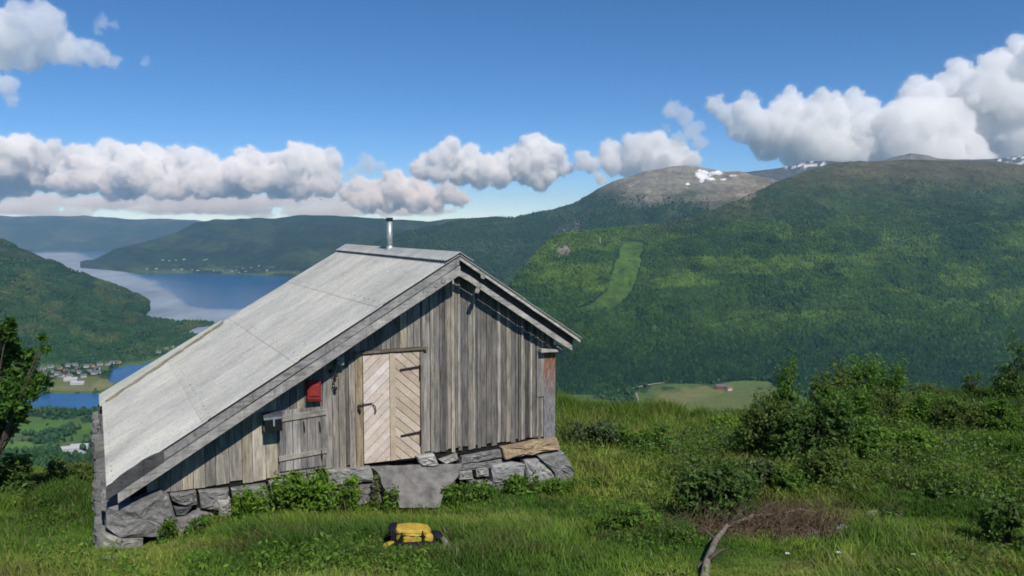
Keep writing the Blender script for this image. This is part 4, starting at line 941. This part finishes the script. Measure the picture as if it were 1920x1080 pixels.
# ------------------------------------------------------------ grass
def grass(name, n, label, yr, sampler, hfn, seed, blades=9, wid=.005):
    rg = np.random.default_rng(seed); X, Y = sampler(rg, n)
    u, v = hut_local(X, Y); ok = ~((u > -4.25) & (u < 3.1) & (v > -.12) & (v < 6.2)) & ~((u > -.3) & (u < .6) & (v > -.55) & (v < 0))
    X, Y = X[ok], Y[ok]; n = len(X); Z = zg(X, Y); H = hfn(X, Y, rg); c0 = meadow_col(X, Y) * rg.uniform(.75, 1.3, (n, 1))
    m = blades; N = n * m; bx = np.repeat(X, m) + rg.normal(0, .035, N); by = np.repeat(Y, m) + rg.normal(0, .035, N); bz = np.repeat(Z, m) - .02
    h = np.repeat(H, m) * rg.uniform(.5, 1.25, N); a = rg.uniform(0, 6.283, N); wnd = fbm(bx * .5, by * .5, 2, 66) * 6
    ln = h * rg.uniform(.15, .75, N); dx = np.cos(a) * ln + .25 * h * np.cos(wnd); dy = np.sin(a) * ln + .25 * h * np.sin(wnd)
    t = rg.uniform(0, 6.283, N); w = wid * rg.uniform(.6, 1.6, N) * (1 + np.clip(by - 9, 0, 20) * .07); wx = np.cos(t) * w; wy = np.sin(t) * w
    P = np.stack([np.stack([bx - wx, by - wy, bz], -1), np.stack([bx + wx, by + wy, bz], -1),
                  np.stack([bx + dx * .35 + wx * .8, by + dy * .35 + wy * .8, bz + h * .6], -1), np.stack([bx + dx * .35 - wx * .8, by + dy * .35 - wy * .8, bz + h * .6], -1),
                  np.stack([bx + dx, by + dy, bz + h], -1)], 1)
    i = np.arange(N)[:, None] * 5
    FT = np.concatenate([i + np.array([[0, 1, 2]]), i + np.array([[0, 2, 3]]), i + np.array([[3, 2, 4]])], 0)
    dry = rg.random(N) < np.repeat(.03 + .13 * sm(.5, .75, fbm(X * .8, Y * .8, 3, 44)), m)
    c = np.repeat(c0, m, 0) * rg.uniform(.7, 1.35, (N, 1)); c[dry] = np.array([.26, .22, .12]) * rg.uniform(.6, 1.2, (dry.sum(), 1))
    return tag(mk(name, P.reshape(-1, 3), FT, M['grass'], None, True, np.repeat(c, 5, 0)), label, 'grass', kind='stuff')
def samp(rg, n):
    y = 1 / rg.uniform(1 / 27, 1 / 5.2, int(n)); y = np.where(rg.random(len(y)) < .35, rg.uniform(9, 26, len(y)), y)
    x = rg.uniform(-.74, .74, len(y)) * (y + 1); return x, y
def gh(X, Y, rg):
    base = .10 + .16 * sm(.35, .7, fbm(X * .7, Y * .7, 3, 81)); base = base + .16 * sm(18, 22, Y) * sm(.3, 2, X)
    near = (np.hypot((X - bp.x) / .75, (Y - bp.y + .25) / .55) < 1); f = np.where(near, .38, 1.0)
    qx, qy = proj(np.stack([X, Y, zg(X, Y)], -1)); f = np.where((qx > 1290) & (qx < 1620) & (qy > 955) & (qy < 1300) & (qx - 1290 < (1500 - qy) * .62), .33, f)
    f = np.where(np.hypot((qx - 260) / 220, (qy - 1040) / 50) < 1, .5, f); return base * .85 * rg.uniform(.7, 1.35, len(X)) * f
grass('grass', 80000, 'rough green meadow grass with yellow tufts around the hut', None, samp, gh, 5)
def samp2(rg, n):
    y = rg.uniform(17.5, 24, n); px_ = rg.uniform(1035, 1270, n); return (px_ - 960) / F * y, y
grass('tall_grass', 2600, 'tall pale seeding grass on the crest right of the hut', None, samp2, lambda X, Y, rg: rg.uniform(.3, .62, len(X)), 6, 6, .005)

# leaning pale post on the crest
p = gpix(1207, 778); b = MB(); b.tube([(0, 0, -.1), (-.27, 0, .72)], [.045, .036], 7); o = b.build('leaning_post', M['paleb'], None); o.location = p; tag(o, 'pale leaning wooden post on the crest below the distant field', 'post')

# ------------------------------------------------------------ far buildings
def house_parts(name, L, W, Hh, wallm, roofm, wins):
    t = empty(name, (0, 0, 0)); rh = W * .38
    b = MB(); b.add([(-L / 2, -W / 2, 0), (L / 2, -W / 2, 0), (L / 2, W / 2, 0), (-L / 2, W / 2, 0), (-L / 2, -W / 2, Hh), (L / 2, -W / 2, Hh), (L / 2, W / 2, Hh), (-L / 2, W / 2, Hh), (-L / 2, 0, Hh + rh), (L / 2, 0, Hh + rh)],
                    [[0, 1, 5, 4], [2, 3, 7, 6], [1, 2, 6, 9, 5], [3, 0, 4, 8, 7], [3, 2, 1, 0]]); b.build('wall', wallm, t)
    b = MB(); e = .6
    for s in (-1, 1):
        y1 = s * (W / 2 + e); z1 = Hh - e * rh / (W / 2) + .2
        V = [(-L / 2 - e, 0, Hh + rh + .25), (L / 2 + e, 0, Hh + rh + .25), (L / 2 + e, y1, z1 + .05), (-L / 2 - e, y1, z1 + .05)]; V += [(x, y, z - .25) for x, y, z in V]
        Fs = [[0, 1, 2, 3], [7, 6, 5, 4], [0, 4, 5, 1], [1, 5, 6, 2], [2, 6, 7, 3], [3, 7, 4, 0]]; b.add(V, Fs if s < 0 else [f[::-1] for f in Fs])
    b.build('roof', roofm, t)
    for k in range(wins):
        x = -L / 2 + L * (k + .5) / wins; b = MB(); b.box(x - .6, x + .6, -W / 2 - .06, -W / 2 + .02, Hh * .4, Hh * .4 + 1.4); b.build('window', M['glass'], t)
    return t
def copy_tree(o):
    c = o.copy(); link(c)
    for chd in o.children: d = chd.copy(); link(d); d.parent = c
    return c
K = {'w': house_parts('village_house', 12, 8, 5, M['wwall'], M['groof'], 3), 'r': house_parts('village_house', 11, 8, 4.6, M['rwall'], M['groof'], 3), 'y': house_parts('village_house', 11, 7.5, 4.8, M['ywall'], M['groof'], 3),
     'b': house_parts('long_shed', 46, 14, 6, M['wwall'], m_plain('pale_metal_roof', (.38, .39, .40), .5), 6), 's': house_parts('village_house', 24, 14, 8, M['wwall'], M['groof'], 3)}
used = set()
def place(k, p, rz, label, cat, group):
    o = K[k] if k not in used else copy_tree(K[k]); used.add(k); o.location = p; o.rotation_euler = (0, 0, rz); tag(o, label, cat, group); return o
rgv = random.Random(12); WN = {'w': 'white', 'r': 'red', 'y': 'ochre'}
V_ = [(82, 693), (98, 690), (112, 691), (128, 688), (142, 687), (150, 692), (160, 690), (170, 688), (92, 700), (108, 702), (122, 698), (136, 700), (148, 700), (166, 697), (180, 692), (190, 686), (202, 684), (74, 698), (62, 704), (118, 707), (100, 710), (176, 703), (212, 682), (222, 680), (52, 712), (86, 706), (132, 706), (156, 706), (186, 699), (144, 694), (40, 716), (46, 722), (60, 722), (312, 655), (322, 653), (296, 664)]
for (x, y) in V_:
    k = rgv.choice('wwwwwry'); p = on_z(x + rgv.uniform(-3, 3), y + rgv.uniform(-1.5, 1.5), WZ + 2.5)
    place(k, p, rgv.uniform(-.6, .6), 'small %s house in the village beside the blue lake' % WN[k], 'house', '%s village houses by the lake' % WN[k])
for (x, y, rz, lb) in ((133, 714, .25, 'long pale shed in the field below the village, upper of two'), (146, 721, .15, 'long pale shed in the field below the village, lower of two'), (132, 845, .4, 'pale roofed farm shed on the left of the valley farm'), (146, 852, -.5, 'pale roofed farm shed nearest in the valley farm'), (150, 841, .2, 'pale roofed farm shed farthest back in the valley farm')):
    o = place('b', on_z(x, y, WZ + 2), rz, lb, 'shed', 'pale sheds in the valley'); 
    o.scale = (.55, .7, .7) if y > 800 else (.6, .7, .7)
for (x, y) in ((276, 505), (292, 504), (306, 488), (318, 489), (330, 488), (345, 486), (362, 506), (384, 488), (388, 487), (400, 508), (418, 509), (436, 509), (444, 507), (449, 511), (455, 504), (470, 502), (486, 500), (502, 508), (340, 505), (326, 506), (372, 507), (460, 508), (205, 465), (214, 464), (222, 465), (196, 467)):
    far_ = y < 470; yy_ = y + rgv.uniform(-1, 1)
    r = ray(x, yy_); 
    if far_: p = r / r[1] * 11700; p[2] = WZ + 5
    else:
        P, fc, qx, qy, s_ = LAYERS['fjord_hills']; j = np.argmin((qx - x) ** 2 + (qy - yy_) ** 2 + (s_ > 1) * 1e6); p = P[j]
        if p[2] < WZ + 1: p = p.copy(); p[2] = WZ + 1
    p[2] -= 2
    o = place('s', p, rgv.uniform(-.9, .9), 'large pale building on the far shore of the fjord' if not far_ else 'pale building at the far head of the fjord', 'building', 'buildings on the far fjord shore' if not far_ else 'buildings at the head of the fjord')
    o.scale = (1.3, 1.2, 1.1) if far_ else (rgv.uniform(.4, .9), .7, rgv.uniform(.5, .8))
# farm on the field
def on_layer(nm, x, y):
    P, fc, qx, qy, s_ = LAYERS[nm]; j = np.argmin((qx - x) ** 2 + (qy - y) ** 2 + (s_ > 1) * 1e6); return P[j].copy()
def floor_pt(x, y, dz=1.5):
    a_ = on_z(x, y, WZ + dz); bq = on_layer('forested_mountain', x, y); return bq if bq[1] < a_[1] else a_
fm = house_parts('farmhouse', 13, 9, 6, M['wwall'], m_plain('red_tiles', (.25, .08, .05), .7), 3); fm.location = floor_pt(1366, 732); fm.rotation_euler = (0, 0, .5); tag(fm, 'white farmhouse with red roof on the distant green field', 'farmhouse')
fb = house_parts('barn', 20, 11, 6, M['rwall'], M['groof'], 3); fb.location = floor_pt(1352, 729); fb.rotation_euler = (0, 0, -.2); tag(fb, 'dark red barn beside the farmhouse on the distant green field', 'barn')
# roads as thin strips
def road(name, pts, w, dz=2.2):
    P = [Vector(floor_pt(x, y)) for x, y in pts]; V = []; Fs = []
    for i, p in enumerate(P):
        d = (P[min(i + 1, len(P) - 1)] - P[max(i - 1, 0)]); d.z = 0; d.normalize(); n = Vector((-d.y, d.x, 0)) * w / 2
        V += [p + n + Vector((0, 0, dz)), p - n + Vector((0, 0, dz))]
    for i in range(len(P) - 1): Fs.append([2 * i, 2 * i + 1, 2 * i + 3, 2 * i + 2])
    tag(mk(name, V, Fs, M['gravel'], None, False, [(1, 1, 1)] * len(V)), kind='structure')
M['gravel'] = m_plain('gravel_road', (.34, .33, .30), .9, 0, .15, .1)
road('gravel_road', [(1180, 731), (1195, 728), (1212, 724), (1230, 721), (1262, 718)], 6, 2.5)
p = on_layer('forested_mountain', 1125, 458); b = MB(); b.tube([(0, 0, 0), (0, 0, 26)], [1.6, .9], 6); b.box(-2.4, 2.4, -.3, .3, 22, 23); o = b.build('lattice_mast', M['wwall'], None); o.location = p; tag(o, 'thin white mast on the forested shoulder left of the green clearing', 'mast')

# ------------------------------------------------------------ clouds
def m_cloud(name, dens, col=(1, 1, 1), g=-.3):
    t = NT(name); v = t.n('ShaderNodeVolumePrincipled'); v.inputs['Color'].default_value = (*col, 1); v.inputs['Density'].default_value = dens; v.inputs['Anisotropy'].default_value = g; v.inputs['Absorption Color'].default_value = (1, 1, 1, 1)
    t.l(v.outputs[0], t.out.inputs['Volume']); return t.m
CT = bpy.data.textures.new('cloud_billow', 'CLOUDS'); CT.noise_scale = 1.0; CT.noise_depth = 5
CT2 = bpy.data.textures.new('cloud_fine', 'CLOUDS'); CT2.noise_scale = 1.0; CT2.noise_depth = 3
def cloud(label, D, blobs, dens, seed, flat=None, vox=None, col=(1, 1, 1), disp=.5, extra=9):
    rg = random.Random(seed); V = []; Fs = []
    bm = bmesh.new(); bmesh.ops.create_icosphere(bm, subdivisions=2, radius=1); iv = [v.co.copy() for v in bm.verts]; iF = [[v.index for v in f.verts] for f in bm.faces]; bm.free()
    c0 = at(blobs[0][0], blobs[0][1], D)
    def ball(p, rx, ry, rz):
        n = len(V); V.extend([(p[0] + v.x * rx - c0[0], p[1] + v.y * ry - c0[1], p[2] + v.z * rz - c0[2]) for v in iv]); Fs.extend([[i + n for i in f] for f in iF])
    k = D / F; rm = 0
    for bb in blobs:
        x, y, r = bb[:3]; fl = bb[3] if len(bb) > 3 else 1.0
        Dj = D + rg.uniform(-.6, .6) * r * k * 1.2; p = at(x, y, Dj); R_ = r * k * 1.10; ball(p, R_ / math.sqrt(fl) if fl < 1 else R_, R_, R_ * fl); rm = max(rm, R_)
        for j in range(extra):
            a = rg.uniform(-.3, math.pi + .3); rr = R_ * rg.choice((.14, .2, .28, .5)) * rg.uniform(.8, 1.2); q = p + np.array([math.cos(a) * R_ * .92, rg.uniform(-.8, .2) * R_, math.sin(a) * R_ * .92 * fl]); ball(q, rr, rr, rr * fl)
    me = bpy.data.meshes.new('cloud'); me.from_pydata([tuple(v) for v in V], [], Fs); me.update()
    o = link(bpy.data.objects.new('cloud', me)); o.location = c0; me.materials.append(m_cloud('cloud_vapour', dens * 2.3, col))
    vs = vox or 1.7 * k
    m = o.modifiers.new('r', 'REMESH'); m.mode = 'VOXEL'; m.voxel_size = vs; m.use_smooth_shade = True
    for (tx, sc, st) in ((CT, 24 * k, 18 * k * disp * 2), (CT2, 8 * k, 13 * k * disp * 2), (CT2, 3.4 * k, 8 * k * disp * 2)):
        m = o.modifiers.new('d', 'DISPLACE'); tt = tx.copy(); tt.noise_scale = sc; m.texture = tt; m.texture_coords = 'LOCAL'; m.strength = st; m.mid_level = .5
    m = o.modifiers.new('r', 'REMESH'); m.mode = 'VOXEL'; m.voxel_size = vs; m.use_smooth_shade = True
    ve = o.copy(); ve.data = me.copy(); ve.data.materials.clear(); ve.data.materials.append(m_cloud('cloud_veil_vapour', dens * .16, col)); ve.name = 'cloud_veil'; link(ve); ve.parent = o; ve.location = (0, 0, 0)
    for q_ in ve.modifiers:
        if q_.type == 'REMESH': q_.voxel_size = vs * 1.6
    m = ve.modifiers.new('g', 'DISPLACE'); m.strength = 6 * k; m.mid_level = 0; m.direction = 'NORMAL'
    tt = CT2.copy(); tt.noise_scale = 12 * k; m = ve.modifiers.new('g2', 'DISPLACE'); m.texture = tt; m.texture_coords = 'LOCAL'; m.strength = 13 * k; m.mid_level = .6
    tag(o, label, 'cloud', kind='structure'); return o
cloud('puffy white cloud bank at far left above the fjord', 19000, [(-30, 300, 40), (20, 308, 36), (62, 298, 30), (100, 292, 22), (30, 335, 34), (85, 328, 30), (-20, 345, 35)], .0035, 1)
cloud('long row of white cumulus over the fjord', 18000, [(135, 322, 26), (155, 305, 22), (205, 283, 19), (195, 318, 34), (245, 302, 28), (290, 302, 26), (325, 300, 20), (270, 332, 30), (128, 345, 24), (350, 330, 28), (395, 312, 20), (425, 335, 32), (465, 295, 17), (480, 330, 32), (505, 308, 18), (538, 325, 30), (562, 292, 19), (592, 305, 24), (622, 303, 18), (560, 345, 28), (612, 340, 28), (330, 350, 24), (210, 348, 26), (240, 345, 28), (300, 352, 22), (385, 342, 30), (450, 345, 26), (520, 350, 24), (230, 325, 28), (365, 318, 26), (450, 320, 26), (160, 335, 28)], .0035, 2)
cloud('lower white cloud right of the long row behind the hut roof', 20000, [(655, 362, 14), (675, 352, 16), (700, 365, 18), (735, 348, 22), (760, 360, 26), (800, 368, 22), (842, 366, 18), (865, 374, 12), (690, 378, 20), (780, 378, 18), (730, 375, 22), (820, 382, 14)], .004, 3)
cloud('small grey cloud puff above the lower white cloud', 17000, [(660, 322, 9), (690, 310, 15), (715, 312, 10)], .0011, 4, col=(.9, .9, .95))
cloud('bright double topped cumulus above the chimney', 17500, [(798, 315, 22), (838, 290, 22), (880, 300, 22), (860, 322, 24), (918, 314, 22), (955, 303, 22), (998, 284, 24), (1025, 300, 24), (1045, 312, 20), (990, 318, 28), (940, 328, 22), (1010, 334, 22), (900, 328, 22), (975, 312, 26), (820, 325, 18)], .004, 5)
cloud('white cloud resting on the rocky summit', 17500, [(1152, 288, 20), (1195, 277, 22), (1225, 290, 26), (1265, 292, 22), (1300, 300, 14), (1175, 312, 20), (1225, 318, 22), (1128, 336, 11), (1090, 305, 14), (1150, 310, 20), (1265, 312, 24), (1200, 300, 26), (1110, 312, 14)], .0028, 6)
cloud('grey torn wisps above the summit cloud', 16500, [(1262, 205, 15), (1282, 222, 15), (1300, 245, 14), (1270, 262, 14), (1310, 268, 12), (1250, 240, 8)], .0012, 7, col=(.9, .9, .95))
cloud('huge white cloud bank rising over the forested mountain', 18000, [(1342, 196, 14), (1360, 218, 16), (1405, 208, 22), (1425, 235, 26), (1480, 200, 24), (1470, 245, 36), (1550, 215, 36), (1600, 195, 22), (1540, 268, 40), (1610, 245, 40), (1655, 232, 26), (1700, 222, 36), (1740, 190, 36), (1760, 240, 55), (1795, 165, 34), (1845, 170, 42), (1868, 125, 28), (1905, 108, 26), (1940, 160, 60), (1850, 250, 55), (1650, 290, 34), (1920, 260, 70), (1760, 300, 50), (1440, 270, 30), (1510, 245, 40), (1570, 285, 34), (1400, 245, 22), (1500, 285, 30), (1700, 270, 50), (1380, 235, 18), (1800, 220, 60), (1990, 120, 50), (2020, 230, 80)], .0022, 8)
cloud('soft grey cloud in the upper left corner', 9000, [(30, 62, 36), (85, 42, 32), (100, 82, 34), (50, 100, 34), (135, 98, 24), (180, 108, 20), (212, 116, 12), (10, 112, 22), (14, 160, 18), (20, 188, 11), (-30, 80, 50)], .0021, 9, col=(.93, .93, .96))
cloud('small faint puff right of the upper left grey cloud', 9000, [(196, 42, 10), (215, 48, 8), (185, 62, 6)], .0013, 10, col=(.93, .93, .96)); cloud('tiny faint puff under blue sky at upper left', 9000, [(276, 116, 7)], .0013, 11, col=(.93, .93, .96))
cloud('low flat cloud streaks over the far hills', 26000, [(30, 372, 16, .45), (60, 386, 20, .3), (140, 384, 20, .4), (155, 394, 14, .5), (310, 380, 18, .45), (240, 376, 30, .25), (400, 378, 34, .25), (480, 401, 12, .8), (500, 404, 14, .4), (560, 385, 24, .3), (590, 384, 14, .5), (660, 392, 34, .22), (100, 402, 30, .2), (330, 392, 40, .2), (760, 396, 40, .2), (80, 376, 34, .35), (200, 380, 40, .3), (350, 374, 40, .3), (470, 378, 40, .3), (550, 372, 36, .35), (640, 378, 34, .35), (20, 392, 40, .25), (420, 394, 40, .2), (610, 398, 36, .2)], .0007, 12, extra=1, vox=45, col=(.92, .96, 1))

# ------------------------------------------------------------ haze
b = MB(); b.box(-12500, 12500, -60, 16200, -420, 640); hz = b.build('haze', None, None) if False else None
t = NT('haze_air'); v = t.n('ShaderNodeVolumePrincipled'); v.inputs['Color'].default_value = (.36, .67, 1, 1); v.inputs['Density'].default_value = 5.4e-5; v.inputs['Anisotropy'].default_value = .25; v.inputs['Absorption Color'].default_value = (1, 1, 1, 1)
t.l(v.outputs[0], t.out.inputs['Volume'])
b = MB(); b.box(-36000, 36000, -60, 16300, -560, 640); hz = b.build('haze', t.m, None); tag(hz, 'thin blue air haze filling the valley', 'haze', kind='stuff')

# ------------------------------------------------------------ sky, sun, camera
SUN_EL, SUN_AZ = math.radians(47), math.radians(150 + 4)      # azimuth clockwise from +Y (the view direction)
w = bpy.data.worlds.new('World'); S.world = w; w.use_nodes = True; nt = w.node_tree; nt.nodes.clear()
sky = nt.nodes.new('ShaderNodeTexSky'); sky.sky_type = 'NISHITA'; sky.sun_disc = False; sky.sun_elevation = SUN_EL; sky.sun_rotation = SUN_AZ
sky.altitude = 6000; sky.air_density = 1.0; sky.dust_density = .0; sky.ozone_density = 3.0
hs = nt.nodes.new('ShaderNodeHueSaturation'); hs.inputs['Saturation'].default_value = 1.2; hs.inputs['Value'].default_value = 1.06
bg = nt.nodes.new('ShaderNodeBackground'); bg.inputs[1].default_value = .13; wo = nt.nodes.new('ShaderNodeOutputWorld')
nt.links.new(sky.outputs[0], hs.inputs['Color']); nt.links.new(hs.outputs[0], bg.inputs[0]); nt.links.new(bg.outputs[0], wo.inputs[0])
sd = bpy.data.lights.new('sun', 'SUN'); sd.energy = 4.3; sd.angle = math.radians(.53); sd.color = (1, .97, .92)
so = link(bpy.data.objects.new('sun', sd)); d = Vector((math.sin(SUN_AZ) * math.cos(SUN_EL), math.cos(SUN_AZ) * math.cos(SUN_EL), math.sin(SUN_EL))); so.rotation_euler = d.to_track_quat('Z', 'Y').to_euler()
cd_ = bpy.data.cameras.new('camera'); cd_.sensor_width = 36; cd_.lens = 36 * F / 1920; cd_.clip_start = .05; cd_.clip_end = 200000
co = link(bpy.data.objects.new('camera', cd_)); co.rotation_euler = (math.pi / 2 - PITCH, 0, 0); S.camera = co
S.view_settings.view_transform = 'Standard'; S.view_settings.look = 'None'; S.view_settings.exposure = 0; S.view_settings.gamma = 1
cy = S.cycles; cy.max_bounces = 22; cy.volume_bounces = 20; cy.transparent_max_bounces = 16; cy.diffuse_bounces = 3; cy.use_denoising = True
cy.filter_width = 1.75; cy.use_adaptive_sampling = True; cy.adaptive_threshold = .01
